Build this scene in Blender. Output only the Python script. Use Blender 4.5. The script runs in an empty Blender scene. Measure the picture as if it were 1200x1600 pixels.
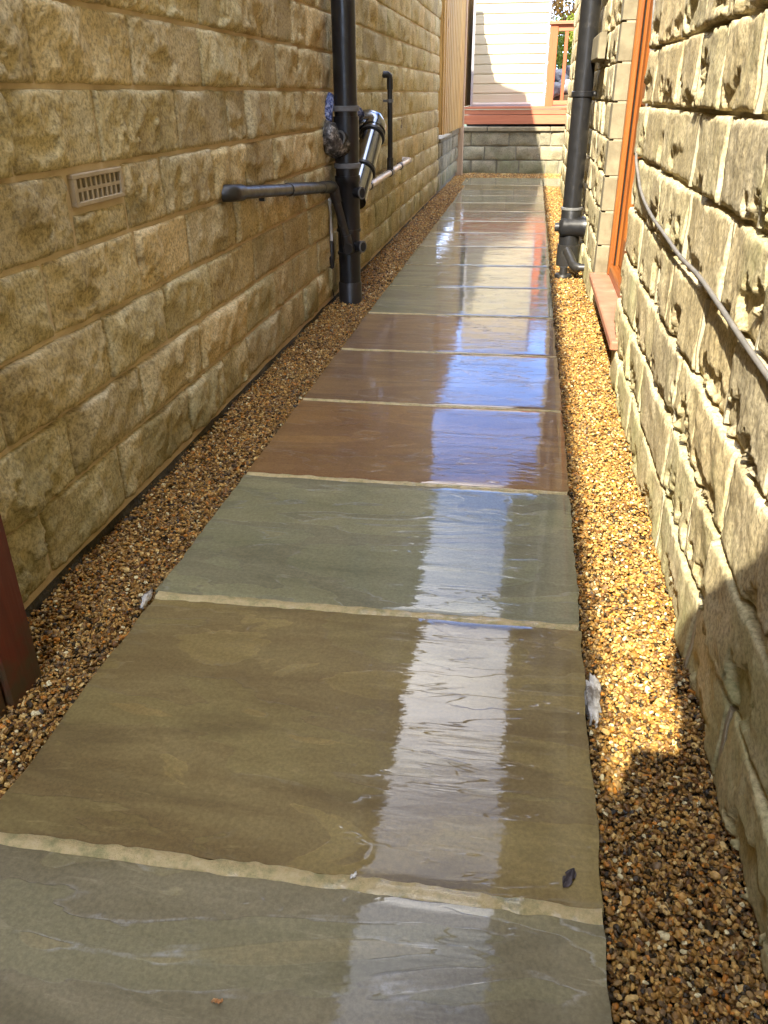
import bpy, math, random
import numpy as np
from mathutils import Vector, Matrix
random.seed(7); RNG = np.random.RandomState(7)
sc = bpy.context.scene
COL = sc.collection

# ---------------------------------------------------------------- camera
cam_d = bpy.data.cameras.new("camera"); cam = bpy.data.objects.new("camera", cam_d); COL.objects.link(cam)
CAM_R = Matrix(((0.98640561, -0.06913161, 0.14907985), (0.16416606, 0.45493475, -0.87526217), (-0.00731332, 0.88783737, 0.46009926)))
cam.matrix_world = Matrix.Translation((0, 0, 0.95)) @ CAM_R.to_4x4()
cam_d.sensor_fit = 'HORIZONTAL'; cam_d.sensor_width = 36.0; cam_d.lens = 36.0 * 1258.25 / 1200.0
cam_d.clip_start = 0.01; cam_d.clip_end = 2000
sc.camera = cam

# ---------------------------------------------------------------- sky, sun, exposure
SUN_DIR = Vector((0.29, 1.05, -1.0)).normalized()
sun_el = math.asin(-SUN_DIR.z); sun_az = math.atan2(-SUN_DIR.x, -SUN_DIR.y)
world = bpy.data.worlds.new("World"); sc.world = world; world.use_nodes = True
wn = world.node_tree; wn.nodes.clear()
def N(t, typ, **kw):
    n = t.nodes.new(typ)
    for k, v in kw.items(): setattr(n, k, v)
    return n
wo = N(wn, 'ShaderNodeOutputWorld'); bg = N(wn, 'ShaderNodeBackground'); bg.inputs[1].default_value = 0.15
sky = N(wn, 'ShaderNodeTexSky', sky_type='NISHITA', sun_disc=False, sun_elevation=sun_el, sun_rotation=sun_az, altitude=1500, air_density=0.65, dust_density=0.0, ozone_density=3.0)
tc = N(wn, 'ShaderNodeTexCoord'); mp = N(wn, 'ShaderNodeMapping'); mp.inputs['Location'].default_value = (1.3, 0.35, 0.2); mp.inputs['Rotation'].default_value = (0, 0, math.radians(10)); mp.inputs['Scale'].default_value = (1.2, 1.2, 2.2)
no = N(wn, 'ShaderNodeTexNoise'); no.inputs['Scale'].default_value = 1.15; no.inputs['Detail'].default_value = 7; no.inputs['Roughness'].default_value = 0.55; no.inputs['Distortion'].default_value = 0.4
cr = N(wn, 'ShaderNodeValToRGB'); cr.color_ramp.elements[0].position = 0.40; cr.color_ramp.elements[1].position = 0.72; e_ = cr.color_ramp.elements.new(0.53); e_.color = (0.30, 0.30, 0.30, 1)
mx = N(wn, 'ShaderNodeMixRGB'); mx.inputs[2].default_value = (10.9, 10.8, 11.0, 1)
wn.links.new(tc.outputs['Generated'], mp.inputs[0]); wn.links.new(mp.outputs[0], no.inputs[0]); wn.links.new(no.outputs[0], cr.inputs[0])
tint = N(wn, 'ShaderNodeMixRGB', blend_type='MULTIPLY'); tint.inputs[0].default_value = 1; tint.inputs[2].default_value = (0.66, 0.85, 1.06, 1)
wn.links.new(sky.outputs[0], tint.inputs[1]); wn.links.new(cr.outputs[0], mx.inputs[0]); wn.links.new(tint.outputs[0], mx.inputs[1]); wn.links.new(mx.outputs[0], bg.inputs[0]); wn.links.new(bg.outputs[0], wo.inputs[0])
sun_d = bpy.data.lights.new("sun", 'SUN'); sun = bpy.data.objects.new("sun", sun_d); COL.objects.link(sun)
sun_d.energy = 2.0; sun_d.angle = math.radians(0.53); sun_d.color = (1.0, 0.91, 0.74)
sun.rotation_euler = SUN_DIR.to_track_quat('-Z', 'Y').to_euler()
sc.view_settings.view_transform = 'Standard'; sc.view_settings.look = 'None'; sc.view_settings.gamma = 1; sc.view_settings.exposure = 3.15
sc.view_settings.use_curve_mapping = False
sc.cycles.max_bounces = 10; sc.cycles.diffuse_bounces = 8; sc.cycles.glossy_bounces = 4; sc.cycles.caustics_reflective = False
sc.cycles.use_denoising = True

# ---------------------------------------------------------------- numpy noise
def _h(ix, iy, iz, s):
    n = (ix.astype(np.int64) * 374761393 + iy.astype(np.int64) * 668265263 + iz.astype(np.int64) * 2147483647 + int(s) * 974634777) & 0x7fffffff
    n = ((n ^ (n >> 13)) * 1274126177) & 0x7fffffff
    n = ((n ^ (n >> 16)) * 668265263) & 0x7fffffff
    return (n ^ (n >> 15)) / float(0x7fffffff)
def vnoise(x, y, z=0.0, s=0):
    x = np.asarray(x, float); y = np.asarray(y, float); z = np.zeros_like(x) + z
    ix, iy, iz = np.floor(x), np.floor(y), np.floor(z)
    fx, fy, fz = x - ix, y - iy, z - iz
    f = lambda t: t * t * t * (t * (t * 6 - 15) + 10)
    u, v, w = f(fx), f(fy), f(fz); r = 0
    for a in (0, 1):
        for b in (0, 1):
            for c in (0, 1):
                wt = (u if a else 1 - u) * (v if b else 1 - v) * (w if c else 1 - w)
                r = r + wt * _h(ix + a, iy + b, iz + c, s)
    return r * 2 - 1
def fbm(x, y, s=0, o=4, g=0.5, z=0.0):
    r = 0; a = 1
    for i in range(o):
        r = r + a * vnoise(x * 2 ** i, y * 2 ** i, z, s + i * 17); a *= g
    return r

# ---------------------------------------------------------------- mesh helpers
def link(name, me, m=None, parent=None, kind=None, label=None):
    o = bpy.data.objects.new(name, me); COL.objects.link(o)
    if m is not None and me is not None and len(me.materials) == 0: me.materials.append(m)
    if parent is not None: o.parent = parent
    if kind: o['kind'] = kind
    if label: o['label'] = label
    return o
def thing(name, label=None, cat=None, loc=(0, 0, 0), group=None, kind=None):
    o = bpy.data.objects.new(name, None); COL.objects.link(o); o.location = loc; o.empty_display_size = 0.1
    if label: o['label'] = label
    if cat: o['category'] = cat
    if group: o['group'] = group
    if kind: o['kind'] = kind
    return o
class MB:
    """collects vertices and faces of one mesh; coordinates are world metres, stored relative to an origin"""
    def __init__(s): s.v = []; s.f = []; s.n = 0
    def add(s, v, f):
        v = np.asarray(v, float).reshape(-1, 3)
        s.v.append(v); s.f += [tuple(int(i) + s.n for i in q) for q in f]; s.n += len(v); return s
    def box(s, x0, x1, y0, y1, z0, z1, b=0.0):
        if b <= 0:
            v = [(x, y, z) for x in (x0, x1) for y in (y0, y1) for z in (z0, z1)]
            f = [(0, 1, 3, 2), (4, 6, 7, 5), (0, 4, 5, 1), (2, 3, 7, 6), (0, 2, 6, 4), (1, 5, 7, 3)]
            return s.add(v, f)
        # chamfered box
        v = []; idx = {}
        for sx in (0, 1):
            for sy in (0, 1):
                for sz in (0, 1):
                    X, Y, Z = (x0, x1)[sx], (y0, y1)[sy], (z0, z1)[sz]
                    dx, dy, dz = (b, -b)[sx], (b, -b)[sy], (b, -b)[sz]
                    for k, p in enumerate(((X, Y + dy, Z + dz), (X + dx, Y, Z + dz), (X + dx, Y + dy, Z))):
                        idx[(sx, sy, sz, k)] = len(v); v.append(p)
        f = []
        I = idx
        for a in (0, 1):
            q = [I[(a, 0, 0, 0)], I[(a, 1, 0, 0)], I[(a, 1, 1, 0)], I[(a, 0, 1, 0)]]; f.append(q if a else q[::-1])
            q = [I[(0, a, 0, 1)], I[(0, a, 1, 1)], I[(1, a, 1, 1)], I[(1, a, 0, 1)]]; f.append(q if a else q[::-1])
            q = [I[(0, 0, a, 2)], I[(1, 0, a, 2)], I[(1, 1, a, 2)], I[(0, 1, a, 2)]]; f.append(q if a else q[::-1])
            for c in (0, 1):
                q = [I[(a, c, 0, 0)], I[(a, c, 1, 0)], I[(a, c, 1, 1)], I[(a, c, 0, 1)]]; f.append(q if (a ^ c) else q[::-1])
                q = [I[(a, 0, c, 0)], I[(a, 0, c, 2)], I[(a, 1, c, 2)], I[(a, 1, c, 0)]]; f.append(q if (a ^ c) else q[::-1])
                q = [I[(0, a, c, 1)], I[(1, a, c, 1)], I[(1, a, c, 2)], I[(0, a, c, 2)]]; f.append(q if (a ^ c) else q[::-1])
        for sx in (0, 1):
            for sy in (0, 1):
                for sz in (0, 1):
                    q = [I[(sx, sy, sz, 0)], I[(sx, sy, sz, 1)], I[(sx, sy, sz, 2)]]
                    f.append(q if (sx + sy + sz) % 2 else q[::-1])
        return s.add(v, f)
    def tube(s, pts, rad, seg=20, caps=True):
        """rings swept along a polyline; rad is one radius or a list"""
        P = [Vector(p) for p in pts]; n = len(P)
        R = rad if hasattr(rad, '__len__') else [rad] * n
        T = []
        for i in range(n):
            a = (P[i] - P[i - 1]) if i else (P[1] - P[0]); b = (P[i + 1] - P[i]) if i < n - 1 else a
            if a.length < 1e-9: a = b
            if b.length < 1e-9: b = a
            T.append((a.normalized() + b.normalized()).normalized())
        up = Vector((0, 0, 1)) if abs(T[0].z) < 0.9 else Vector((1, 0, 0))
        u = T[0].cross(up).normalized(); V = []; F = []
        for i in range(n):
            u = (u - T[i] * u.dot(T[i])).normalized(); w = T[i].cross(u)
            for k in range(seg):
                a = 2 * math.pi * k / seg
                V.append(P[i] + (u * math.cos(a) + w * math.sin(a)) * R[i])
        for i in range(n - 1):
            for k in range(seg):
                k2 = (k + 1) % seg
                F.append((i * seg + k, i * seg + k2, (i + 1) * seg + k2, (i + 1) * seg + k))
        if caps:
            F.append(tuple(range(seg))[::-1]); F.append(tuple((n - 1) * seg + k for k in range(seg)))
        return s.add([tuple(v) for v in V], F)
    def mesh(s, name, origin=(0, 0, 0), smooth=False, angle=None):
        me = bpy.data.meshes.new(name)
        v = np.concatenate(s.v) - np.asarray(origin, float)
        me.from_pydata(v.tolist(), [], s.f); me.update()
        if smooth:
            me.polygons.foreach_set('use_smooth', [True] * len(me.polygons))
            if angle is not None: me.set_sharp_from_angle(angle=math.radians(angle))
        return me
    def obj(s, name, m, parent=None, origin=None, smooth=False, angle=None, **kw):
        v = np.concatenate(s.v)
        if origin is None: origin = (v.min(0) + v.max(0)) / 2; origin[2] = v[:, 2].min()
        me = s.mesh(name, origin, smooth, angle)
        o = link(name, me, m, parent, **kw)
        pl = Vector((0, 0, 0)); p = parent
        while p is not None: pl = pl + Vector(p.location); p = p.parent
        o.location = Vector(origin) - pl
        return o
def arc(c, a, b, r, n=6):
    """rounded corner points at c between directions towards a and b"""
    c, a, b = Vector(c), Vector(a), Vector(b)
    u = (a - c).normalized(); w = (b - c).normalized(); out = []
    for i in range(n + 1):
        t = i / n; out.append(tuple((1 - t) ** 2 * (c + u * r) + 2 * t * (1 - t) * c + t * t * (c + w * r)))
    return out

# ---------------------------------------------------------------- materials
def mat(name):
    m = bpy.data.materials.new(name); m.use_nodes = True
    t = m.node_tree; return m, t, t.nodes['Principled BSDF']
def noise(t, scale, vec=None, detail=5, rough=0.55, dist=0.0, dim='3D'):
    n = N(t, 'ShaderNodeTexNoise', noise_dimensions=dim); n.inputs['Scale'].default_value = scale; n.inputs['Detail'].default_value = detail
    n.inputs['Roughness'].default_value = rough; n.inputs['Distortion'].default_value = dist
    if vec is not None: t.links.new(vec, n.inputs['Vector'])
    return n.outputs['Fac']
def ramp(t, fac, stops, interp='LINEAR'):
    r = N(t, 'ShaderNodeValToRGB'); e = r.color_ramp; e.interpolation = interp
    while len(e.elements) < len(stops): e.elements.new(0.5)
    for el, (p, c) in zip(e.elements, stops):
        el.position = p; el.color = (c, c, c, 1) if not hasattr(c, '__len__') else (*c, 1)
    t.links.new(fac, r.inputs[0]); return r.outputs[0]
def mix(t, a, b, fac, mode='MIX'):
    n = N(t, 'ShaderNodeMixRGB', blend_type=mode)
    for s, v in ((0, fac), (1, a), (2, b)):
        if hasattr(v, 'is_output') or isinstance(v, bpy.types.NodeSocket): t.links.new(v, n.inputs[s])
        elif s == 0: n.inputs[0].default_value = v
        else: n.inputs[s].default_value = (*v, 1)
    return n.outputs[0]
def math_(t, op, a, b=None):
    n = N(t, 'ShaderNodeMath', operation=op)
    for i, v in enumerate((a, b)):
        if v is None: continue
        if isinstance(v, bpy.types.NodeSocket): t.links.new(v, n.inputs[i])
        else: n.inputs[i].default_value = v
    return n.outputs[0]
def pos(t, scale=(1, 1, 1), rnd=0.0):
    g = N(t, 'ShaderNodeNewGeometry'); m = N(t, 'ShaderNodeMapping'); m.inputs['Scale'].default_value = scale
    t.links.new(g.outputs['Position'], m.inputs[0])
    if rnd:
        oi = N(t, 'ShaderNodeObjectInfo'); c = N(t, 'ShaderNodeVectorMath', operation='SCALE'); c.inputs[0].default_value = (37.1, 17.7, 53.3)
        t.links.new(oi.outputs['Random'], c.inputs['Scale']); a = N(t, 'ShaderNodeVectorMath', operation='ADD')
        t.links.new(m.outputs[0], a.inputs[0]); t.links.new(c.outputs[0], a.inputs[1]); return a.outputs[0]
    return m.outputs[0]
def bump(t, h, strength, dist, prev=None):
    b = N(t, 'ShaderNodeBump'); b.inputs['Strength'].default_value = strength; b.inputs['Distance'].default_value = dist
    t.links.new(h, b.inputs['Height'])
    if prev is not None: t.links.new(prev, b.inputs['Normal'])
    return b.outputs[0]
def orand(t):
    return N(t, 'ShaderNodeObjectInfo').outputs['Random']
def zpos(t):
    g = N(t, 'ShaderNodeNewGeometry'); s = N(t, 'ShaderNodeSeparateXYZ'); t.links.new(g.outputs['Position'], s.inputs[0]); return s.outputs

def stone_mat(name, c_lo, c_mid, c_hi, stain, green, rough=0.85, gz=0.35, gamt=0.6, dark=0.35, bs=1.0):
    m, t, b = mat(name); p = pos(t, rnd=1)
    w = pos(t)
    base = ramp(t, noise(t, 5, p, 6, 0.62), [(0.28, c_lo), (0.5, c_mid), (0.72, c_hi)])
    spk = ramp(t, noise(t, 120, p, 3, 0.7), [(0.38, 0.62), (0.5, 1.0), (0.66, 1.28)])
    c = mix(t, base, spk, 1.0, 'MULTIPLY')
    var = ramp(t, orand(t), [(0, (0.82, 0.82, 0.84)), (0.35, (1.0, 0.97, 0.92)), (0.7, (0.98, 1.0, 0.96)), (1, (1.16, 1.08, 0.98))])
    c = mix(t, c, var, 1.0, 'MULTIPLY')
    st = ramp(t, noise(t, 9, p, 6, 0.7, 0.6), [(0.56, 0.0), (0.74, dark)])
    c = mix(t, c, stain, st)
    # algae, stronger near the ground but broken up by its own shape
    z = zpos(t)['Z']
    low = N(t, 'ShaderNodeMapRange'); low.inputs['From Min'].default_value = gz; low.inputs['From Max'].default_value = -0.02
    t.links.new(z, low.inputs['Value'])
    g = ramp(t, math_(t, 'ADD', noise(t, 3.2, w, 6, 0.65), math_(t, 'MULTIPLY', low.outputs[0], 0.22)), [(0.56, 0.0), (0.76, gamt)])
    c = mix(t, c, green, g)
    t.links.new(c, b.inputs['Base Color']); b.inputs['Roughness'].default_value = rough; b.inputs['Specular IOR Level'].default_value = 0.25
    n1 = bump(t, noise(t, 60, p, 8, 0.72), 0.9 * bs, 0.006)
    n2 = bump(t, noise(t, 300, p, 2, 0.6), 0.6, 0.0015, n1)
    t.links.new(n2, b.inputs['Normal']); return m
M = {}
M['stone_l'] = stone_mat('sandstone_tan', (0.36, 0.29, 0.155), (0.545, 0.46, 0.27), (0.645, 0.57, 0.38), (0.10, 0.085, 0.07), (0.12, 0.125, 0.035), gz=0.35, gamt=0.45)
M['stone_r'] = stone_mat('sandstone_pale', (0.34, 0.28, 0.16), (0.475, 0.405, 0.25), (0.57, 0.50, 0.335), (0.14, 0.11, 0.07), (0.26, 0.28, 0.11), gz=0.45, gamt=0.5, dark=0.3, bs=0.38)
M['stone_e'] = stone_mat('sandstone_grey', (0.15, 0.135, 0.095), (0.27, 0.245, 0.175), (0.38, 0.34, 0.24), (0.06, 0.06, 0.055), (0.17, 0.19, 0.08), gamt=0.5)
def simple_noise_mat(name, stops, scale, rough, bs=0.3, bd=0.002, bscale=None, rnd=1, spec=0.4, stretch=(1, 1, 1)):
    m, t, b = mat(name); p = pos(t, stretch, rnd)
    t.links.new(ramp(t, noise(t, scale, p, 6, 0.6), stops), b.inputs['Base Color']); b.inputs['Roughness'].default_value = rough
    b.inputs['Specular IOR Level'].default_value = spec
    t.links.new(bump(t, noise(t, bscale or scale * 6, p, 4, 0.6), bs, bd), b.inputs['Normal']); return m
M['mortar_l'] = simple_noise_mat('mortar_tan', [(0.3, (0.52, 0.41, 0.26)), (0.7, (0.66, 0.54, 0.37))], 12, 0.95, 0.8, 0.003, 180)
M['mortar_r'] = simple_noise_mat('mortar_pale', [(0.3, (0.30, 0.26, 0.17)), (0.7, (0.42, 0.37, 0.25))], 12, 0.95, 0.8, 0.003, 180)
M['mortar_g'] = simple_noise_mat('mortar_grey', [(0.3, (0.15, 0.14, 0.11)), (0.7, (0.26, 0.24, 0.18))], 12, 0.95, 0.8, 0.003, 180)
M['quoin'] = simple_noise_mat('dressed_sandstone', [(0.3, (0.15, 0.125, 0.075)), (0.7, (0.27, 0.23, 0.145))], 14, 0.85, 0.5, 0.002, 160)
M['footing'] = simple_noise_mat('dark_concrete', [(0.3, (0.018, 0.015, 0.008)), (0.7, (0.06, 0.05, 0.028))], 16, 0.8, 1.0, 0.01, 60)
M['airbrick'] = simple_noise_mat('buff_airbrick', [(0.3, (0.36, 0.29, 0.19)), (0.7, (0.46, 0.38, 0.26))], 30, 0.85, 0.3, 0.001, 200)
M['dark'] = simple_noise_mat('dark_void', [(0.3, (0.01, 0.01, 0.01)), (0.7, (0.02, 0.018, 0.016))], 10, 0.9)
M['terracotta'] = simple_noise_mat('terracotta_tile', [(0.25, (0.26, 0.11, 0.065)), (0.6, (0.40, 0.18, 0.11)), (0.85, (0.52, 0.33, 0.24))], 14, 0.55, 0.3, 0.001, 150)
M['copper'] = simple_noise_mat('pale_plastic', [(0.3, (0.50, 0.44, 0.39)), (0.7, (0.62, 0.55, 0.49))], 20, 0.22, 0.1, 0.0005, 60)
M['grey_metal'] = simple_noise_mat('grey_band', [(0.3, (0.10, 0.10, 0.10)), (0.7, (0.16, 0.16, 0.155))], 30, 0.5)
M['cable'] = simple_noise_mat('grey_cable', [(0.3, (0.10, 0.095, 0.085)), (0.7, (0.18, 0.165, 0.145))], 30, 0.6)
M['white_pl'] = simple_noise_mat('white_plastic', [(0.3, (0.62, 0.60, 0.55)), (0.7, (0.74, 0.72, 0.68))], 5, 0.4)
M['roof'] = simple_noise_mat('roof_tile', [(0.3, (0.07, 0.05, 0.04)), (0.7, (0.14, 0.09, 0.07))], 6, 0.85)
M['gutter'] = simple_noise_mat('gutter_black', [(0.3, (0.02, 0.02, 0.02)), (0.7, (0.03, 0.03, 0.03))], 6, 0.4)
M['soil'] = simple_noise_mat('earth', [(0.3, (0.05, 0.035, 0.018)), (0.7, (0.10, 0.07, 0.035))], 20, 0.95, 0.8, 0.01)
M['grass'] = simple_noise_mat('lawn', [(0.3, (0.03, 0.05, 0.015)), (0.7, (0.07, 0.10, 0.03))], 8, 0.9, 0.8, 0.02)
M['rock'] = simple_noise_mat('rockery', [(0.3, (0.10, 0.10, 0.10)), (0.7, (0.38, 0.37, 0.35))], 9, 0.9, 0.8, 0.01)

def plastic(name, col, rough, dust=0.25):
    m, t, b = mat(name); p = pos(t, rnd=1)
    d = ramp(t, noise(t, 22, p, 8, 0.75), [(0.55, 0.0), (0.8, dust)])
    t.links.new(mix(t, col, (0.16, 0.14, 0.11), d), b.inputs['Base Color'])
    t.links.new(ramp(t, noise(t, 30, p, 5, 0.7), [(0.35, rough), (0.75, rough + 0.22)]), b.inputs['Roughness'])
    t.links.new(bump(t, noise(t, 9, p, 3), 0.15, 0.002), b.inputs['Normal']); return m
M['pvc'] = plastic('black_pvc', (0.012, 0.012, 0.013), 0.28)
M['pvc_gloss'] = plastic('black_pvc_gloss', (0.012, 0.012, 0.014), 0.10, 0.1)
M['pvc_dusty'] = plastic('black_pvc_dusty', (0.02, 0.019, 0.018), 0.30, 0.45)
def shiny():
    m, t, b = mat('foil_grey_pipe'); b.inputs['Base Color'].default_value = (0.30, 0.31, 0.33, 1); b.inputs['Metallic'].default_value = 1.0; b.inputs['Roughness'].default_value = 0.16
    t.links.new(bump(t, noise(t, 12, pos(t), 3), 0.15, 0.003), b.inputs['Normal']); return m
M['shiny'] = shiny()
def wrap_mat():
    m, t, b = mat('wrapped_film'); p = pos(t)
    t.links.new(ramp(t, noise(t, 40, p, 6, 0.7), [(0.35, (0.02, 0.02, 0.022)), (0.52, (0.07, 0.065, 0.06)), (0.66, (0.40, 0.37, 0.33))]), b.inputs['Base Color'])
    b.inputs['Roughness'].default_value = 0.22
    t.links.new(bump(t, noise(t, 45, p, 4, 0.6, 1.2), 0.8, 0.006), b.inputs['Normal']); return m
M['wrap'] = wrap_mat()
M['bluewrap'] = simple_noise_mat('blue_net', [(0.35, (0.012, 0.015, 0.04)), (0.5, (0.06, 0.09, 0.25)), (0.62, (0.32, 0.36, 0.48)), (0.75, (0.30, 0.08, 0.10))], 90, 0.4, 1.0, 0.006, 120)

def wood(name, lo, hi, axis='z', rough=0.55, knots=0.0, scale=1.0, dirt=None, line=(0.4, 0.6)):
    m, t, b = mat(name)
    s = {'z': (26, 26, 1.2), 'y': (26, 1.2, 26), 'x': (1.2, 26, 26)}[axis]
    p = pos(t, tuple(v * scale for v in s), 1)
    g = noise(t, 1.6, p, 7, 0.65, 1.2)
    c = ramp(t, g, [(0.3, lo), (0.7, hi)])
    c = mix(t, c, ramp(t, orand(t), [(0, (0.86, 0.86, 0.86)), (1, (1.12, 1.08, 1.04))]), 1.0, 'MULTIPLY')
    if knots:
        pk = pos(t, {'z': (9, 9, 3), 'y': (9, 3, 9), 'x': (3, 9, 9)}[axis], 1)
        v = N(t, 'ShaderNodeTexVoronoi'); v.inputs['Scale'].default_value = 1.0; t.links.new(pk, v.inputs['Vector'])
        c = mix(t, c, tuple(x * 0.4 for x in lo), ramp(t, v.outputs['Distance'], [(0.05, knots), (0.16, 0.0)]))
    if dirt:
        z = zpos(t)['Z']; low = N(t, 'ShaderNodeMapRange'); low.inputs['From Min'].default_value = dirt[1]; low.inputs['From Max'].default_value = 0
        t.links.new(z, low.inputs['Value'])
        dm = ramp(t, math_(t, 'ADD', noise(t, 9, pos(t), 6, 0.7), math_(t, 'MULTIPLY', low.outputs[0], 0.3)), [(0.58, 0.0), (0.78, 0.85)])
        c = mix(t, c, dirt[0], dm)
    t.links.new(c, b.inputs['Base Color']); b.inputs['Roughness'].default_value = rough
    t.links.new(bump(t, g, 0.35, 0.002), b.inputs['Normal']); return m
M['oak'] = wood('golden_oak', (0.15, 0.045, 0.010), (0.34, 0.115, 0.022), 'z', 0.38)
M['oak_y'] = wood('golden_oak_rail', (0.15, 0.045, 0.010), (0.32, 0.11, 0.022), 'y', 0.38)
M['fence'] = wood('fence_timber', (0.36, 0.21, 0.065), (0.60, 0.40, 0.14), 'z', 0.75, 0.9)
M['post'] = wood('post_timber', (0.36, 0.24, 0.15), (0.52, 0.38, 0.26), 'z', 0.75, 0.6)
M['red'] = wood('red_gate_paint', (0.085, 0.012, 0.006), (0.16, 0.026, 0.012), 'z', 0.42, dirt=((0.05, 0.045, 0.02), 0.20))
M['deck'] = wood('orange_deck_stain', (0.38, 0.125, 0.062), (0.50, 0.18, 0.09), 'x', 0.6, 0.3)
M['deck_z'] = wood('orange_deck_stain_upright', (0.34, 0.075, 0.025), (0.46, 0.115, 0.04), 'z', 0.6)
M['clad'] = wood('cream_cladding', (0.44, 0.40, 0.29), (0.53, 0.49, 0.38), 'x', 0.45)
M['trim'] = simple_noise_mat('grey_trim', [(0.3, (0.30, 0.29, 0.31)), (0.7, (0.38, 0.37, 0.40))], 8, 0.5)
M['haunch'] = simple_noise_mat('pale_mortar_blob', [(0.35, (0.16, 0.14, 0.11)), (0.55, (0.55, 0.53, 0.48)), (0.8, (0.74, 0.72, 0.68))], 40, 0.8, 0.8, 0.006, 90)
def glass_mat():
    m, t, b = mat('door_glass'); b.inputs['Base Color'].default_value = (0.02, 0.025, 0.025, 1); b.inputs['Roughness'].default_value = 0.03
    t.links.new(bump(t, noise(t, 2, pos(t), 2), 0.02, 0.01), b.inputs['Normal']); return m
M['glass'] = glass_mat()

def slab_mat(name, lo, hi, vein, ridge_seed=0.0):
    m, t, b = mat(name)
    p = pos(t, (1.0, 3.4, 1.0), 1)       # bedding streaks run across the path
    q = pos(t, (1, 1, 1), 1)
    g = noise(t, 2.6, p, 8, 0.6, 0.9)
    c = ramp(t, g, [(0.3, lo), (0.52, tuple((a + b_) / 2 for a, b_ in zip(lo, hi))), (0.72, hi)])
    c = mix(t, c, ramp(t, noise(t, 160, q, 3, 0.7), [(0.35, 0.84), (0.65, 1.14)]), 1.0, 'MULTIPLY')
    # riven layers: contour steps of a slow noise
    hn = noise(t, 1.5, p, 5, 0.5, 0.7)
    st = math_(t, 'MULTIPLY', hn, 10.0); fr = math_(t, 'FRACT', st); fl = math_(t, 'SUBTRACT', st, fr)
    stp = ramp(t, fr, [(0.0, 0.0), (0.93, 0.06), (1.0, 1.0)])
    layer = math_(t, 'ADD', fl, stp)
    lay = math_(t, 'FRACT', math_(t, 'MULTIPLY', math_(t, 'ADD', fl, math_(t, 'MULTIPLY', stp, 1.0)), 0.381))
    c = mix(t, c, ramp(t, lay, [(0.0, (0.80, 0.78, 0.80)), (0.35, (1.0, 1.02, 0.95)), (0.7, (1.16, 1.12, 1.0)), (1.0, (0.80, 0.78, 0.80))]), 1.0, 'MULTIPLY')
    c = mix(t, c, tuple(v * 0.62 for v in lo), ramp(t, noise(t, 1.1, p, 7, 0.62, 1.5), [(0.52, 0.0), (0.70, 0.75)]))
    c = mix(t, c, tuple(min(1, v * 1.35) for v in hi), ramp(t, noise(t, 14, p, 6, 0.75, 0.6), [(0.58, 0.0), (0.74, 0.6)]))
    edge = math_(t, 'MULTIPLY', ramp(t, fr, [(0.80, 0.0), (0.93, 1.0), (1.0, 0.0)]), ramp(t, noise(t, 90, q, 4, 0.7), [(0.38, 0.2), (0.6, 1.0)]))
    brk = ramp(t, noise(t, 5, q, 4, 0.6), [(0.47, 0.0), (0.56, 1.0)])
    em = math_(t, 'MULTIPLY', edge, brk)
    c = mix(t, c, tuple(0.72 * v for v in vein), math_(t, 'MULTIPLY', em, 0.85))
    t.links.new(c, b.inputs['Base Color']); b.inputs['Roughness'].default_value = 0.6; b.inputs['Specular IOR Level'].default_value = 0.2
    relief = math_(t, 'ADD', math_(t, 'MULTIPLY', layer, 0.5), math_(t, 'MULTIPLY', noise(t, 40, p, 6, 0.65), 0.35))
    nb = bump(t, relief, 0.6, 0.0022)
    t.links.new(nb, b.inputs['Normal'])
    # the water film: nearly flat, broken only where the layers step
    b.inputs['Coat Weight'].default_value = 1.0; b.inputs['Coat IOR'].default_value = 1.38
    wet = ramp(t, noise(t, 2.2, p, 5, 0.6), [(0.40, 0.006), (0.72, 0.035)])
    t.links.new(wet, b.inputs['Coat Roughness'])
    film = math_(t, 'ADD', math_(t, 'MULTIPLY', math_(t, 'MULTIPLY', stp, brk), 0.55), math_(t, 'ADD', math_(t, 'MULTIPLY', noise(t, 9, p, 4, 0.5), 0.8), math_(t, 'MULTIPLY', noise(t, 60, p, 4, 0.6), 0.045)))
    hn2 = noise(t, 2.3, pos(t, (0.7, 5.5, 1.0), 1), 4, 0.55, 0.5)
    fr2 = math_(t, 'FRACT', math_(t, 'MULTIPLY', hn2, 9.0)); line = ramp(t, fr2, [(0.0, 0.0), (0.03, 1.0), (0.10, 0.25), (1.0, 0.0)])
    brk2 = ramp(t, noise(t, 4.5, pos(t, (0.8, 2.5, 1), 1), 4, 0.6), [(0.46, 0.0), (0.60, 1.0)])
    film = math_(t, 'ADD', film, math_(t, 'MULTIPLY', math_(t, 'MULTIPLY', line, brk2), 1.1))
    cb = bump(t, film, 0.45, 0.0016)
    t.links.new(cb, b.inputs['Coat Normal']); return m
SL = {
 'grey': slab_mat('riven_grey', (0.185, 0.165, 0.095), (0.265, 0.24, 0.15), (0.5, 0.5, 0.45)),
 'olive': slab_mat('riven_olive', (0.165, 0.118, 0.045), (0.265, 0.21, 0.088), (0.32, 0.26, 0.14)),
 'blue': slab_mat('riven_green_grey', (0.165, 0.162, 0.092), (0.24, 0.232, 0.142), (0.38, 0.38, 0.32)),
 'brown': slab_mat('riven_brown', (0.18, 0.092, 0.030), (0.265, 0.155, 0.058), (0.35, 0.26, 0.18)),
 'umber': slab_mat('riven_umber', (0.17, 0.098, 0.042), (0.245, 0.155, 0.072), (0.33, 0.26, 0.2)),
}
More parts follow.
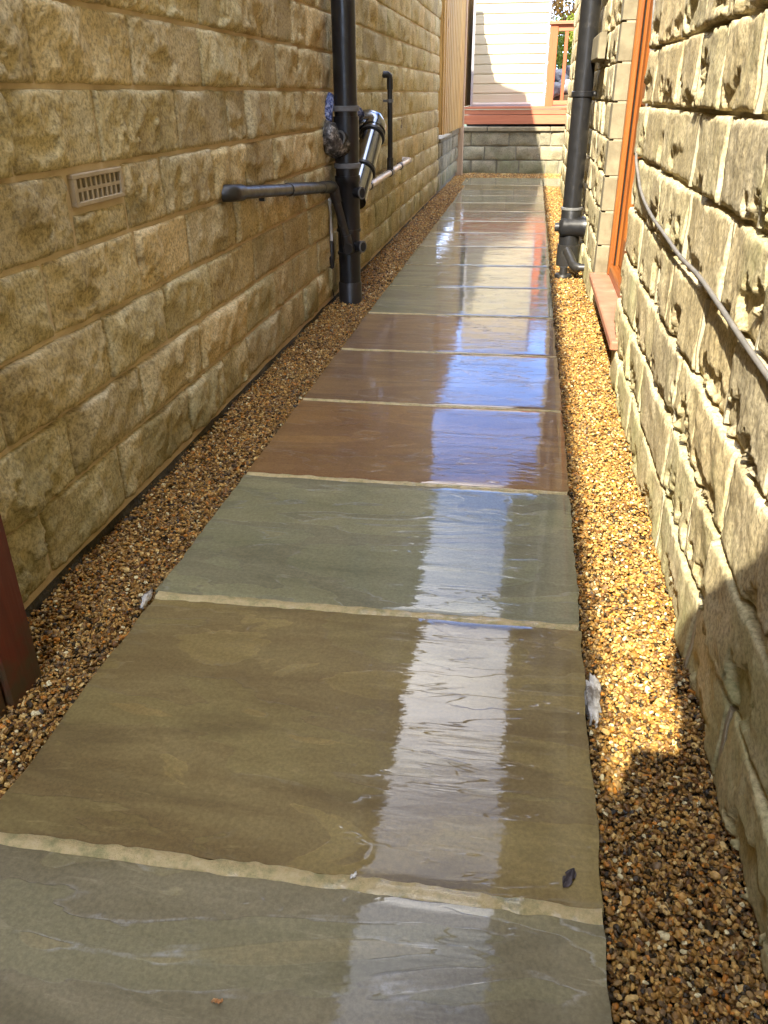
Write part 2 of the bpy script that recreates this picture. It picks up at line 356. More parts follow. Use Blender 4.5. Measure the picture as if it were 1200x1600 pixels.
def grout_mat():
    m, t, b = mat('joint_mortar'); p = pos(t, (1, 1, 1), 0)
    t.links.new(ramp(t, noise(t, 34, p, 8, 0.78), [(0.36, (0.30, 0.28, 0.12)), (0.52, (0.54, 0.43, 0.21)), (0.75, (0.66, 0.56, 0.33))]), b.inputs['Base Color'])
    b.inputs['Roughness'].default_value = 0.55; b.inputs['Coat Weight'].default_value = 0.35; b.inputs['Coat Roughness'].default_value = 0.12
    t.links.new(bump(t, noise(t, 90, p, 6, 0.75), 1.0, 0.005), b.inputs['Normal']); return m
M['grout'] = grout_mat()
def pebble_mat():
    m, t, b = mat('flint_pebbles')
    c = ramp(t, orand(t), [(0.0, (0.039, 0.026, 0.011)), (0.08, (0.134, 0.062, 0.016)), (0.20, (0.245, 0.128, 0.031)), (0.36, (0.368, 0.201, 0.049)), (0.50, (0.279, 0.174, 0.064)),
        (0.62, (0.468, 0.280, 0.078)), (0.74, (0.468, 0.189, 0.030)), (0.80, (0.167, 0.106, 0.049)), (0.87, (0.557, 0.380, 0.137)), (0.955, (0.650, 0.560, 0.312)), (0.985, (0.067, 0.062, 0.054))], 'CONSTANT')
    c = mix(t, c, ramp(t, noise(t, 120, pos(t), 4, 0.6), [(0.35, 0.7), (0.65, 1.25)]), 1.0, 'MULTIPLY')
    t.links.new(c, b.inputs['Base Color']); b.inputs['Roughness'].default_value = 0.42; b.inputs['Specular IOR Level'].default_value = 0.25
    t.links.new(bump(t, noise(t, 300, pos(t), 2), 0.3, 0.001), b.inputs['Normal']); return m
M['pebble'] = pebble_mat()

XL, XR = -0.97, 0.365
CH = 0.158      # course height
# ================================================================ GROUND
g = MB(); g.box(-300, 300, -300, 300, -0.5, -0.10); go = g.obj('ground', M['grass'], origin=(0, 0, 0)); go['kind'] = 'structure'
g = MB(); g.box(-1.1, 0.6, -3.5, 11.95, -0.099, -0.045); o = g.obj('alley_ground', M['soil'], origin=(0, 0, 0)); o['kind'] = 'structure'

# ================================================================ PATH
path = thing('path', kind='structure')
JY = [-1.20, -0.56, 0.085, 0.718, 1.361, 1.986, 2.62, 3.26, 3.90, 4.55, 5.19, 5.89, 6.53, 7.17, 7.82, 8.46, 9.10, 9.70, 10.22, 11.14]
KIND = ['olive', 'brown', 'grey', 'olive', 'blue', 'brown', 'umber', 'umber', 'blue', 'blue', 'blue', 'umber', 'grey', 'umber', 'olive', 'umber', 'grey', 'umber', 'grey']
KIND[11:] = ['grey', 'olive', 'grey', 'olive', 'blue', 'grey', 'olive', 'grey']; KIND[2] = 'grey'; KIND[3] = 'olive'; KIND[4] = 'blue'; KIND[5] = 'brown'; KIND[6] = 'umber'; KIND[7] = 'umber'
PX0, PX1 = -0.735, 0.162
TW = {0: -0.012, 1: -0.012, 2: -0.014, 3: -0.016, 4: -0.002}
def slab(x0, x1, y0, y1, kind, tilt, seed):
    nx, ny = 46, 32
    def axis(n, L):
        a = 0.003 / L; return np.concatenate([[0, a], np.linspace(a, 1 - a, n - 1)[1:-1], [1 - a, 1]])
    xs = axis(nx, x1 - x0); ys = axis(ny, y1 - y0)
    U, V = np.meshgrid(xs, ys, indexing='ij')
    ex = 0.003 * fbm(V * 9, V * 0 + seed, seed, 3); ey = 0.003 * fbm(U * 12, U * 0 + seed, seed + 5, 3)
    X = x0 + U * (x1 - x0) + ex * (np.abs(U - 0.5) > 0.49); Y = y0 + V * (y1 - y0) + ey * (np.abs(V - 0.5) > 0.49)
    e = np.minimum(np.minimum(U, 1 - U) * (x1 - x0), np.minimum(V, 1 - V) * (y1 - y0))
    Z = 0.0005 * fbm(X * 2.2, Y * 5, seed, 2) - 0.0012 * np.exp(-e / 0.0015) - tilt * (X - (x0 + x1) / 2)
    P = np.stack([X, Y, Z], -1).reshape(-1, 3); F = []
    idx = lambda i, j: i * (ny + 1) + j
    for i in range(nx):
        for j in range(ny): F.append((idx(i, j), idx(i + 1, j), idx(i + 1, j + 1), idx(i, j + 1)))
    ring = [idx(i, 0) for i in range(nx + 1)] + [idx(nx, j) for j in range(1, ny + 1)] + [idx(i, ny) for i in range(nx - 1, -1, -1)] + [idx(0, j) for j in range(ny - 1, 0, -1)]
    n0 = len(P); low = P[ring].copy(); low[:, 2] = -0.04
    P = np.concatenate([P, low])
    for k in range(len(ring)):
        k2 = (k + 1) % len(ring); F.append((ring[k2], ring[k], n0 + k, n0 + k2))
    mb = MB(); mb.add(P, F); mb.obj('slab', SL[kind], path, smooth=True, angle=40)
gm = MB()
def groutstrip(xa, xb, ya, yb, z, seed, tilt=0.0, xc=0.0):
    n = max(8, int((xb - xa) / 0.005)); V = []; F = []
    for i in range(n + 1):
        x = xa + (xb - xa) * i / n; zt = z - tilt * (x - xc)
        w = 0.0030 * float(fbm(np.array([x * 34.0]), np.array([seed * 3.1]), seed, 3)[0]); w2 = 0.0034 * float(fbm(np.array([x * 29.0]), np.array([seed * 1.7]), seed + 9, 3)[0])
        V += [(x, ya + w, zt - 0.006), (x, ya + 0.006 + w, zt), (x, yb - 0.006 + w2, zt + 0.0003), (x, yb + w2, zt - 0.006)]
    for i in range(n):
        for k in range(3): F.append((i * 4 + k, i * 4 + 4 + k, i * 4 + 5 + k, i * 4 + 1 + k))
    gm.add(V, F)
for i in range(len(JY) - 1):
    y0, y1 = JY[i] + 0.009, JY[i + 1] - 0.009
    t_ = TW.get(i, 0.008 * (random.random() - 0.5))
    if i == len(JY) - 2:
        slab(-0.79, PX1, y0, y1, KIND[i], 0, 100 + i); slab(PX1 + 0.012, 1.05, y0, y1, 'grey', 0, 130); slab(1.062, 1.95, y0, y1, 'umber', 0, 131)
    else: slab(PX0 + 0.004 * math.sin(i * 3.1), PX1 + 0.003 * math.sin(i * 5.3), y0, y1, KIND[i], t_, 100 + i)
    xm = (PX0 + PX1) / 2
    wj = 0.0165 if 2 <= i <= 3 else 0.012
    tj = (t_ + TW.get(i + 1, 0)) / 2 if i < 5 else 0
    groutstrip(PX0 + 0.004, PX1 - 0.003, JY[i + 1] - wj * 0.85, JY[i + 1] + wj, 0.0012 if i < 8 else -0.0025, i, tj, xm)
gm.obj('joint_mortar', M['grout'], path, origin=(0, 0, 0), smooth=True, kind='stuff')
bedm = MB(); bedm.box(PX0 + 0.01, PX1 - 0.01, -1.2, 11.13, -0.06, -0.022); bedm.obj('mortar_bed', M['footing'], path)

# ================================================================ GRAVEL (geometry nodes, far too many to count)
pcol = bpy.data.collections.new('pebble_shapes')
def pebble_shape(k):
    import bmesh
    bm = bmesh.new(); bmesh.ops.create_icosphere(bm, subdivisions=2, radius=1.0)
    r = random.Random(k); pl = [(Vector((r.gauss(0, 1), r.gauss(0, 1), r.gauss(0, 1))).normalized(), r.uniform(0.55, 0.85)) for _ in range(7)]
    sx, sy, sz = r.uniform(0.9, 1.35), r.uniform(0.7, 1.0), r.uniform(0.45, 0.7)
    for v in bm.verts:
        for n, d in pl:
            e = v.co.dot(n) - d
            if e > 0: v.co -= n * e * 0.85
        v.co = Vector((v.co.x * sx, v.co.y * sy, v.co.z * sz))
    me = bpy.data.meshes.new('pebble_shape'); bm.to_mesh(me); bm.free(); me.materials.append(M['pebble'])
    me.polygons.foreach_set('use_smooth', [True] * len(me.polygons)); me.set_sharp_from_angle(angle=math.radians(38))
    o = bpy.data.objects.new('pebble_shape', me); pcol.objects.link(o); return o
for k in range(8): pebble_shape(k)
ng = bpy.data.node_groups.new('scatter_pebbles', 'GeometryNodeTree')
ng.interface.new_socket('Geometry', in_out='INPUT', socket_type='NodeSocketGeometry'); ng.interface.new_socket('Geometry', in_out='OUTPUT', socket_type='NodeSocketGeometry')
gi = N(ng, 'NodeGroupInput'); gout = N(ng, 'NodeGroupOutput')
ci = N(ng, 'GeometryNodeCollectionInfo'); ci.inputs['Collection'].default_value = pcol; ci.inputs['Separate Children'].default_value = True; ci.inputs['Reset Children'].default_value = True
ip = N(ng, 'GeometryNodeInstanceOnPoints'); ip.inputs['Pick Instance'].default_value = True
m2p = N(ng, 'GeometryNodeMeshToPoints')
def named(nm, typ):
    n = N(ng, 'GeometryNodeInputNamedAttribute', data_type=typ); n.inputs['Name'].default_value = nm
    return n.outputs['Attribute']
ng.links.new(gi.outputs[0], m2p.inputs['Mesh']); ng.links.new(m2p.outputs[0], ip.inputs['Points']); ng.links.new(ci.outputs[0], ip.inputs['Instance'])
ng.links.new(named('pick', 'INT'), ip.inputs['Instance Index']); ng.links.new(named('rot', 'FLOAT_VECTOR'), ip.inputs['Rotation']); ng.links.new(named('siz', 'FLOAT_VECTOR'), ip.inputs['Scale'])
ng.links.new(ip.outputs[0], gout.inputs[0])
def gravel(name, label, regions, seed):
    r = np.random.RandomState(seed); P = []; S = []
    for (x0, x1, y0, y1, zc, dens, size) in regions:
        for layer, dz in ((0, -0.012), (1, -0.006), (2, 0.0)):
            n = int((x1 - x0) * (y1 - y0) * dens * (0.8 if layer == 2 else 1.0))
            x = r.uniform(x0, x1, n); y = r.uniform(y0, y1, n)
            P.append(np.stack([x, y, zc + dz + 0.004 * r.randn(n) + 0.006 * fbm(x * 7, y * 7, seed, 2)], -1))
            S.append(size * np.exp(0.28 * r.randn(n)))
    P = np.concatenate(P); S = np.concatenate(S); n = len(P)
    me = bpy.data.meshes.new(name); me.vertices.add(n); me.vertices.foreach_set('co', P.ravel())
    a = me.attributes.new('rot', 'FLOAT_VECTOR', 'POINT'); rot = np.stack([r.normal(0, 0.45, n), r.normal(0, 0.45, n), r.uniform(0, 6.28, n)], -1); a.data.foreach_set('vector', rot.ravel())
    a = me.attributes.new('siz', 'FLOAT_VECTOR', 'POINT'); a.data.foreach_set('vector', np.repeat(S[:, None], 3, 1).ravel())
    a = me.attributes.new('pick', 'INT', 'POINT'); a.data.foreach_set('value', r.randint(0, 8, n))
    o = link(name, me, M['pebble'], kind='stuff', label=label); md = o.modifiers.new('scatter', 'NODES'); md.node_group = ng; o['category'] = 'gravel'
    return n
NG = 0
NG += gravel('gravel', 'golden gravel strip along the foot of the shaded tan stone wall', [(-0.985, -0.738, -0.9, 4.0, -0.012, 27000, 0.0037), (-0.985, -0.738, 4.0, 11.2, -0.012, 17000, 0.0047)], 1)
NG += gravel('gravel', 'golden gravel strip along the foot of the sunlit stone wall with the door', [(0.166, 0.385, -0.9, 3.5, -0.012, 27000, 0.0037), (0.166, 0.385, 3.5, 10.2, -0.012, 17000, 0.0047)], 2)
NG += gravel('gravel', 'thin band of gravel between the last slab and the low end wall', [(-0.985, 2.0, 11.15, 11.92, -0.012, 11000, 0.0056)], 3)

# ================================================================ STONE WALLS
def facegrid(L, H, res, style, seed, smoothface=False):
    """heightfield of one rock-faced stone: returns (u, v, w) grids"""
    nu = max(4, int(round(L / res))); nv = max(3, int(round(H / res)))
    def ax(n, T):
        e = 0.0035; a = np.linspace(e, T - e, n - 1); m_ = [0.0, e]; m2 = [T - e, T]
        if T / n > 0.012: m_ = [0.0, e, 0.010]; m2 = [T - 0.010, T - e, T]; a = np.linspace(0.010, T - 0.010, n - 1)
        return np.concatenate([m_, a[1:-1], m2])
    U, V = np.meshgrid(ax(nu, L), ax(nv, H), indexing='ij')
    r = random.Random(seed); s = seed * 1.37
    if style == 'L': A, chip, na, jit, fac = r.uniform(0.012, 0.021), 0.015, 0.0060, 0.0015, 0.14
    elif style == 'R': A, chip, na, jit, fac = r.uniform(0.015, 0.020), 0.018, 0.0022, 0.0015, 0.055
    elif style == 'E': A, chip, na, jit, fac = r.uniform(0.012, 0.02), 0.014, 0.005, 0.002, 0.12
    else: A, chip, na, jit, fac = 0.016, 0.0, 0.0007, 0.0006, 0.0
    if style == 'Q':
        d = np.minimum(np.minimum(U, L - U), np.minimum(V, H - V)); W = A * (1 - np.exp(-d / 0.003)) + na * fbm(U * 30 + s, V * 30, seed, 3)
    else:
        k = 0.004
        du = np.minimum(U, L - U) + k * fbm(V * 45 + s, U * 20, seed + 1, 3); dv = np.minimum(V, H - V) + k * fbm(U * 38 + s, V * 20, seed + 2, 3)
        du = np.maximum(du, 0); dv = np.maximum(dv, 0)
        eu = 0.0045 if style != 'R' else 0.003; ev = 0.004 if style != 'R' else 0.0025
        edge = (1 - np.exp(-du / eu)) * (1 - np.exp(-dv / ev))
        if style == 'R': edge = (0.80 + 0.20 * (1 - np.exp(-du / eu))) * (1 - np.exp(-dv / ev))
        # broad broken facets
        f = None
        for _ in range(6):
            a = r.uniform(0, 6.28); gr = r.uniform(0.3, 1.0) * fac
            pl = 0.001 + r.uniform(0, 0.006) + gr * (math.cos(a) * (U - r.uniform(0.15, 0.85) * L) + math.sin(a) * (V - r.uniform(0.15, 0.85) * H))
            f = pl if f is None else np.minimum(f, pl)
        D = A + np.clip(f, -0.012, 0.012)
        rough = na * fbm(U * 15 + s, V * 12 + s, seed + 3, 6, 0.62)
        ridged = na * 0.8 * (0.5 - np.abs(fbm(U * 9 + s, V * 7 - s, seed + 7, 3, 0.5)))
        D = D + rough + ridged
        # flakes struck off, mostly at the lower arris
        for _ in range(r.choice((1, 2, 2, 3))):
            uc, vc = r.uniform(0, L), r.uniform(-0.05, 0.34) * H; ru, rv = r.uniform(0.025, 0.12), r.uniform(0.015, 0.06)
            q = ((U - uc) / ru) ** 2 + ((V - vc) / rv) ** 2 + 1.15 * fbm(U * 24 + s, V * 20, seed + 11, 5, 0.6)
            D = D - chip * r.uniform(0.5, 1.0) / (1 + np.exp(np.clip((q - 1) * 18, -40, 40)))
        D = np.maximum(D, 0.0045 + 0.0012 * fbm(U * 50 + s, V * 50, seed + 31, 3))
        W = edge * D
    Uj = U + jit * fbm(V * 14 + s, U * 14, seed + 21, 3) ; Vj = V + jit * fbm(U * 12 + s, V * 14, seed + 22, 3)
    b = np.zeros_like(U, bool); b[0, :] = b[-1, :] = b[:, 0] = b[:, -1] = True
    W = np.where(b, -0.022, W)
    return Uj, Vj, W
def gridfaces(nu, nv, flip):
    i, j = np.meshgrid(np.arange(nu), np.arange(nv), indexing='ij'); a = i * (nv + 1) + j
    q = np.stack([a, a + (nv + 1), a + (nv + 2), a + 1], -1).reshape(-1, 4)
    return (q[:, ::-1] if flip else q).tolist()
def place_stone(face, u0, v0, L, H, res, style, seed, proud=0.0):
    """face: ('x+', X) wall at X looking to +x along y; ('x-', X); ('y-', Y) looking towards -y along x"""
    U, V, W = facegrid(L, H, res, style, seed); W = W + proud
    k, c = face
    if k == 'x+': P = np.stack([c + W, u0 + U, v0 + V], -1); fl = False
    elif k == 'x-': P = np.stack([c - W, u0 + U, v0 + V], -1); fl = True
    else: P = np.stack([u0 + U, c - W, v0 + V], -1); fl = False
    mb = MB(); mb.add(P.reshape(-1, 3), gridfaces(U.shape[0] - 1, U.shape[1] - 1, fl)); return mb
CAMP = Vector((0, 0, 0.95)); CI = CAM_R.transposed()
def screen(p):
    v = CI @ (Vector(p) - CAMP)
    if v.z > -0.05: return None
    return (600 - 1258.25 * v.x / v.z, 800 + 1258.25 * v.y / v.z, -v.z)
def in_view(p, mx_=160):
    s = screen(p); return s is not None and -mx_ < s[0] < 1200 + mx_ and -mx_ < s[1] < 1600 + mx_

def courses(face, ya, yb, z0, ncourse, style, joints, seed, lmin, lmax, gap, m, parent, ch=CH, holes=(), coarse=None, zcoarse=9, maxparts=300, gapz=None):
    rest = MB(); r = random.Random(seed); jn = []
    gapz = gap if gapz is None else gapz
    for c in range(ncourse):
        z = z0 + c * ch; J = [ya]
        known = joints.get(c, [])
        if known:
            y = known[0]; pre = []
            while y > ya + lmin: pre.append(y); y -= r.uniform(lmin, lmax)
            J += sorted(pre[1:] if pre else []) + known
        while J[-1] < yb - lmin * 0.6:
            n = J[-1] + r.uniform(lmin, lmax)
            if r.random() < 0.15: n = J[-1] + r.uniform(lmin * 0.55, lmin)
            if yb - n < lmin * 0.6: n = yb
            J.append(min(n, yb))
        if J[-1] < yb: J[-1] = yb
        for a, b in zip(J[:-1], J[1:]):
            jn.append((b, z))
            spans = [(a, b, z, z + ch)]
            for (hy0, hy1, hz0, hz1) in holes:
                ns = []
                for (p0, p1, q0, q1) in spans:
                    if p1 <= hy0 or p0 >= hy1 or q1 <= hz0 or q0 >= hz1: ns.append((p0, p1, q0, q1)); continue
                    if p0 < hy0 - 0.03: ns.append((p0, hy0, q0, q1))
                    if p1 > hy1 + 0.03: ns.append((hy1, p1, q0, q1))
                    if q0 < hz0 - 0.03: ns.append((max(p0, hy0), min(p1, hy1), q0, hz0))
                    if q1 > hz1 + 0.03: ns.append((max(p0, hy0), min(p1, hy1), hz1, q1))
                spans = ns
            for (p0, p1, q0, q1) in spans:
                if p1 - p0 < 0.05 or q1 - q0 < 0.03: continue
                x = face[1]; mid = (p0 + p1) / 2
                pts = [((x, yy, zz) if face[0] != 'y-' else (yy, x, zz)) for yy in (p0, mid, p1) for zz in (q0, q1)]
                vis = any(in_view(p) for p in pts)
                sd = int(seed * 1000 + c * 67 + int(mid * 100)) % 99991
                if vis:
                    s = screen(pts[2]) or screen(pts[4]) or (0, 0, 1.0); d = max(0.5, s[2])
                    res = min(0.03, max(0.0045 if style == 'R' else 0.006, d * 0.0036)) * (1.0 if style != 'Q' else 2)
                    mb = place_stone(face, p0 + gap / 2, q0 + gapz / 2, p1 - p0 - gap, q1 - q0 - gapz, res, style, sd, (r.uniform(-0.003, 0.004) if style == 'R' else r.uniform(-0.002, 0.004)))
                    mb.obj('stone', m, parent, smooth=True)
                else:
                    mb = place_stone(face, p0 + gap / 2, q0 + gapz / 2, p1 - p0 - gap, q1 - q0 - gapz, 0.024 if abs(mid - 2) < 4 and q0 < 2.3 else 0.036, style, sd)
                    rest.add(np.concatenate(mb.v), mb.f)
    if rest.n: rest.obj('stonework', m, parent, origin=(0, 0, 0), smooth=True, kind='stuff')
    return jn

# ---- left house
EAVE_L, YL1 = 3.64, 9.22
lh = thing('house', 'house with the shaded tan rock-faced stone wall and air brick beside the path', 'house', (-2.5, 4, 0))
w = MB(); w.box(-5.5, XL - 0.002, -4, YL1, -0.05, EAVE_L); w.obj('wall', M['mortar_l'], lh)
JL = {0: [1.361, 1.719, 2.164, 2.492], 1: [1.519, 1.883, 2.315], 2: [1.314, 1.749, 2.099, 2.446], 3: [1.552, 1.979, 2.317, 2.729],
      4: [1.697, 1.961, 2.187, 2.569, 2.88], 5: [1.52, 1.874, 2.327, 2.741, 2.934, 3.219], 6: [1.651, 2.095, 2.552, 2.997, 3.339]}
AB = (1.705, 1.957, 0.727, 0.812)
courses(('x+', XL), -3.95, YL1, 0.022, 23, 'L', JL, 11, 0.24, 0.46, 0.006, M['stone_l'], lh, holes=[AB, (1.705, 1.957, 0.727, 0.90)] if False else [AB])
# footing under the bottom course
ft = MB()
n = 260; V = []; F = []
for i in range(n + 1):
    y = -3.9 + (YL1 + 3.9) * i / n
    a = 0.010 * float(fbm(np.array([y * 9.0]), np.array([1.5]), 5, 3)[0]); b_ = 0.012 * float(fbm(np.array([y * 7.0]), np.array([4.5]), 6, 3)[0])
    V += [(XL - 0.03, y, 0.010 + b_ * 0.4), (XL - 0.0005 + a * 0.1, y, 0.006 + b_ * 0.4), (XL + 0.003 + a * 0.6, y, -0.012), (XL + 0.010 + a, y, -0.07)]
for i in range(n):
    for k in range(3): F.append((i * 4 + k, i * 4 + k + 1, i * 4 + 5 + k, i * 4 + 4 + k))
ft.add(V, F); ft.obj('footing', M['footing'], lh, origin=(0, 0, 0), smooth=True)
# end return of the house corner
w = MB(); w.box(-3.5, XL - 0.03, YL1, YL1 + 0.012, 0, EAVE_L - 0.02); w.obj('end_wall', M['stone_l'], lh)
# air brick
ab = thing('air_brick'); ab.parent = lh; ab.location = (XL - lh.location.x, 1.831 - 4, 0.77)
del_ = lh.location
def child_obj(mb, name, m, parent, **kw): return mb.obj(name, m, parent, **kw)
y0, y1, z0, z1 = 1.715, 1.947, 0.737, 0.803
fr = MB(); xf = XL + 0.012
fr.box(XL - 0.04, xf, y0, y1, z0, z0 + 0.010, 0.0015).box(XL - 0.04, xf, y0, y1, z1 - 0.010, z1, 0.0015).box(XL - 0.04, xf, y0, y0 + 0.013, z0 + 0.010, z1 - 0.010).box(XL - 0.04, xf, y1 - 0.013, y1, z0 + 0.010, z1 - 0.010)
zm = (z0 + z1) / 2
fr.box(XL - 0.03, xf - 0.003, y0 + 0.013, y1 - 0.013, zm - 0.0035, zm + 0.0035)
nb_ = 9; W_ = (y1 - y0 - 0.026)
for k in range(1, nb_):
    yc = y0 + 0.013 + W_ * k / nb_
    fr.box(XL - 0.03, xf - 0.003, yc - 0.0042, yc + 0.0042, z0 + 0.010, zm - 0.0035).box(XL - 0.03, xf - 0.003, yc - 0.0042, yc + 0.0042, zm + 0.0035, z1 - 0.010)
fr.obj('grille', M['airbrick'], ab)
bk = MB(); bk.box(XL - 0.05, XL - 0.012 + 0.013, y0 + 0.011, y1 - 0.011, z0 + 0.009, z1 - 0.009); bk.obj('recess', M['dark'], ab)
# small buff vent further along
sv = MB()
vy0, vy1, vz0, vz1 = 6.22, 6.52, 0.72, 0.80
sv.box(XL - 0.03, XL + 0.022, vy0, vy1, vz0, vz0 + 0.012).box(XL - 0.03, XL + 0.022, vy0, vy1, vz1 - 0.012, vz1).box(XL - 0.03, XL + 0.020, vy0, vy0 + 0.02, vz0 + 0.012, vz1 - 0.012).box(XL - 0.03, XL + 0.020, vy1 - 0.02, vy1, vz0 + 0.012, vz1 - 0.012).box(XL - 0.03, XL + 0.018, vy0 + 0.02, vy1 - 0.02, 0.753, 0.767)
sv.obj('vent', M['airbrick'], lh)
# eaves
w = MB(); w.box(XL - 0.02, XL + 0.004, -4, YL1 + 0.1, EAVE_L - 0.16, EAVE_L, 0.002); w.obj('fascia', M['gutter'], lh)
def gutter_mb(x, y0, y1, z, r=0.055):
    V = []; F = []; seg = 10
    for y in (y0, y1):
        for k in range(seg + 1):
            a = math.pi + math.pi * k / seg; V += [(x + r * math.cos(a), y, z + r * math.sin(a)), (x + (r - 0.004) * math.cos(a), y, z + (r - 0.004) * math.sin(a))]
    n2 = 2 * (seg + 1)
    for k in range(seg):
        F.append((2 * k, 2 * k + 2, n2 + 2 * k + 2, n2 + 2 * k)); F.append((2 * k + 1, n2 + 2 * k + 1, n2 + 2 * k + 3, 2 * k + 3))
    F.append((0, n2, n2 + 1, 1)); F.append((2 * seg, 2 * seg + 1, n2 + 2 * seg + 1, n2 + 2 * seg))
    return MB().add(V, F)
gutter_mb(XL + 0.055, -4, YL1 + 0.1, EAVE_L).obj('gutter', M['gutter'], lh, smooth=True)
rf = MB()
for k in range(14):
    xa, xb = XL + 0.06 - 0.32 * k, XL + 0.06 - 0.32 * (k + 1) - 0.04; za, zb = EAVE_L + 0.03 + 0.12 * k, EAVE_L + 0.015 + 0.12 * (k + 1)
    rf.add([(xa, -4.1, za), (xa, YL1 + 0.15, za), (xb, YL1 + 0.15, zb), (xb, -4.1, zb), (xa, -4.1, za - 0.03), (xa, YL1 + 0.15, za - 0.03), (xb, YL1 + 0.15, zb - 0.03), (xb, -4.1, zb - 0.03)],
           [(0, 1, 2, 3), (7, 6, 5, 4), (0, 4, 5, 1), (3, 2, 6, 7), (0, 3, 7, 4), (1, 5, 6, 2)])
rf.obj('roof', M['roof'], lh)

# ---- right house with the door
YR1 = 10.0; DY0, DY1 = 3.06, 4.17; SOFF = 3.50
rh = thing('house', 'house with the sunlit pale stone wall, oak coloured door and terracotta doorstep', 'house', (2.5, 4, 0))
for (a, b) in ((-4, DY0), (DY1, YR1)):
    w = MB(); w.box(XR + 0.004, 5.5, a, b, -0.06, SOFF); w.obj('wall', M['mortar_r'], rh)
w = MB(); w.box(XR + 0.004, 5.5, DY0, DY1, 2.2, SOFF).box(0.62, 5.5, DY0, DY1, -0.06, 2.2).box(XR + 0.02, 0.62, DY0, DY1, -0.06, 0.115); w.obj('wall', M['mortar_r'], rh)
CR = 0.155; Z0R = -0.016
jn = courses(('x-', XR), -3.95, DY0, Z0R, 23, 'R', {}, 23, 0.26, 0.52, 0.007, M['stone_r'], rh, ch=CR, gapz=0.004)
courses(('x-', XR), DY0, DY1 + 0.12, Z0R + 15 * CR, 8, 'R', {}, 31, 0.26, 0.5, 0.007, M['stone_r'], rh, ch=CR, gapz=0.004)
b = MB(); b.box(XR - 0.018, 0.47, DY0 - 0.1, DY1 + 0.12, 2.19, 2.305, 0.004); b.obj('lintel', M['quoin'], rh)
jn2 = courses(('x-', XR), DY1 + 0.12, YR1, Z0R, 23, 'R', {}, 29, 0.24, 0.5, 0.007, M['stone_r'], rh, ch=CR, gapz=0.004)
vm = MB()
for (y, z) in jn + jn2:
    V = []; F = []; nn = 14; s_ = int(y * 777 + z * 31)
    for i in range(nn + 1):
        zz = z + 0.004 + (CR - 0.012) * i / nn; q = XR - 0.0115 - 0.003 * float(vnoise(np.array([zz * 20.0]), np.array([y * 3.3]), 0, s_ % 97)[0]); o1 = 0.003 * float(vnoise(np.array([zz * 30.0]), np.array([y]), 0, 3)[0])
        V += [(XR + 0.01, y - 0.013 + o1, zz), (q, y - 0.0055 + o1, zz), (q, y + 0.0055 + o1, zz), (XR + 0.01, y + 0.013 + o1, zz)]
    for i in range(nn):
        for k in range(3): F.append((i * 4 + k, i * 4 + k + 1, i * 4 + 5 + k, i * 4 + 4 + k))
    F.append((0, 1, 2, 3)[::-1]); F.append(tuple(nn * 4 + k for k in range(4)))
    vm.add(V, F)
vm.obj('pointing', M['mortar_r'], rh, origin=(0, 0, 0), smooth=True, angle=50, kind='stuff')
# dressed quoins at the far jamb
for c in range(14):
    z = Z0R + c * CR
    if z < 0.1: continue
    b = MB(); ln = 0.115
    b.box(XR - 0.016, 0.47, DY1 - 0.004, DY1 + ln, z + 0.003, z + CR - 0.004, 0.003); b.obj('quoin', M['quoin'], rh)
b = place_stone(('x-', XR), 4.75, 1.10, 0.55, 0.12, 0.03, 'Q', 3, 0.055); b.add([(XR - 0.07, 4.75, 1.10), (XR - 0.07, 5.3, 1.10), (XR, 5.3, 1.10), (XR, 4.75, 1.10)], [(0, 1, 2, 3)]); b.obj('through_stone', M['quoin'], rh)
# near jamb return stones
for c in range(14):
    z = Z0R + c * CR
    if z < 0.1: continue
    b = MB(); b.box(XR + 0.006, 0.47, DY0 - 0.05, DY0, z + 0.003, z + CR - 0.004, 0.003); b.obj('quoin', M['quoin'], rh)
# doorstep
st = MB(); st.box(0.325, 0.425, 2.90, 4.16, 0.135, 0.168, 0.005); st.obj('doorstep', M['terracotta'], rh)
# door frame and door
fx0, fx1 = 0.415, 0.475
d = MB(); d.box(0.405, 0.430, DY1 - 0.065, DY1 - 0.005, 0.168, 2.18, 0.004); d.obj('door_frame', M['oak'], rh)
d = MB(); d.box(0.4305, 0.4375, DY1 - 0.045, DY1 - 0.005, 0.168, 2.18); d.obj('door_seal', M['dark'], rh)
d = MB(); d.box(0.438, 0.500, DY1 - 0.072, DY1 - 0.005, 0.168, 2.18, 0.006); d.obj('door_frame', M['oak'], rh)
d = MB(); d.box(fx0, fx1, DY0 + 0.002, DY0 + 0.07, 0.168, 2.18, 0.006); d.obj('door_frame', M['oak'], rh)
d = MB(); d.box(fx0, fx1, DY0 + 0.072, DY1 - 0.072, 2.11, 2.18, 0.006); d.obj('door_frame', M['oak_y'], rh)
d = MB(); d.box(fx0 - 0.004, fx1, DY0 + 0.072, DY1 - 0.072, 0.170, 0.215, 0.006); d.obj('door_frame', M['oak_y'], rh)
dr = thing('door'); dr.parent = rh; dr.location = (0.47 - 2.5, 3.6 - 4, 0.2)
lx0, lx1 = 0.448, 0.51; ya, yb = DY0 + 0.075, DY1 - 0.075
d = MB(); d.box(lx0, lx1, yb - 0.10, yb, 0.218, 2.105, 0.007); d.obj('stile', M['oak'], dr)
d = MB(); d.box(lx0, lx1, ya, ya + 0.10, 0.218, 2.105, 0.007); d.obj('stile', M['oak'], dr)
d = MB(); d.box(lx0, lx1, ya + 0.101, yb - 0.101, 0.218, 0.36, 0.007); d.obj('rail', M['oak_y'], dr)
d = MB(); d.box(lx0, lx1, ya + 0.101, yb - 0.101, 0.90, 1.02, 0.007); d.obj('rail', M['oak_y'], dr)
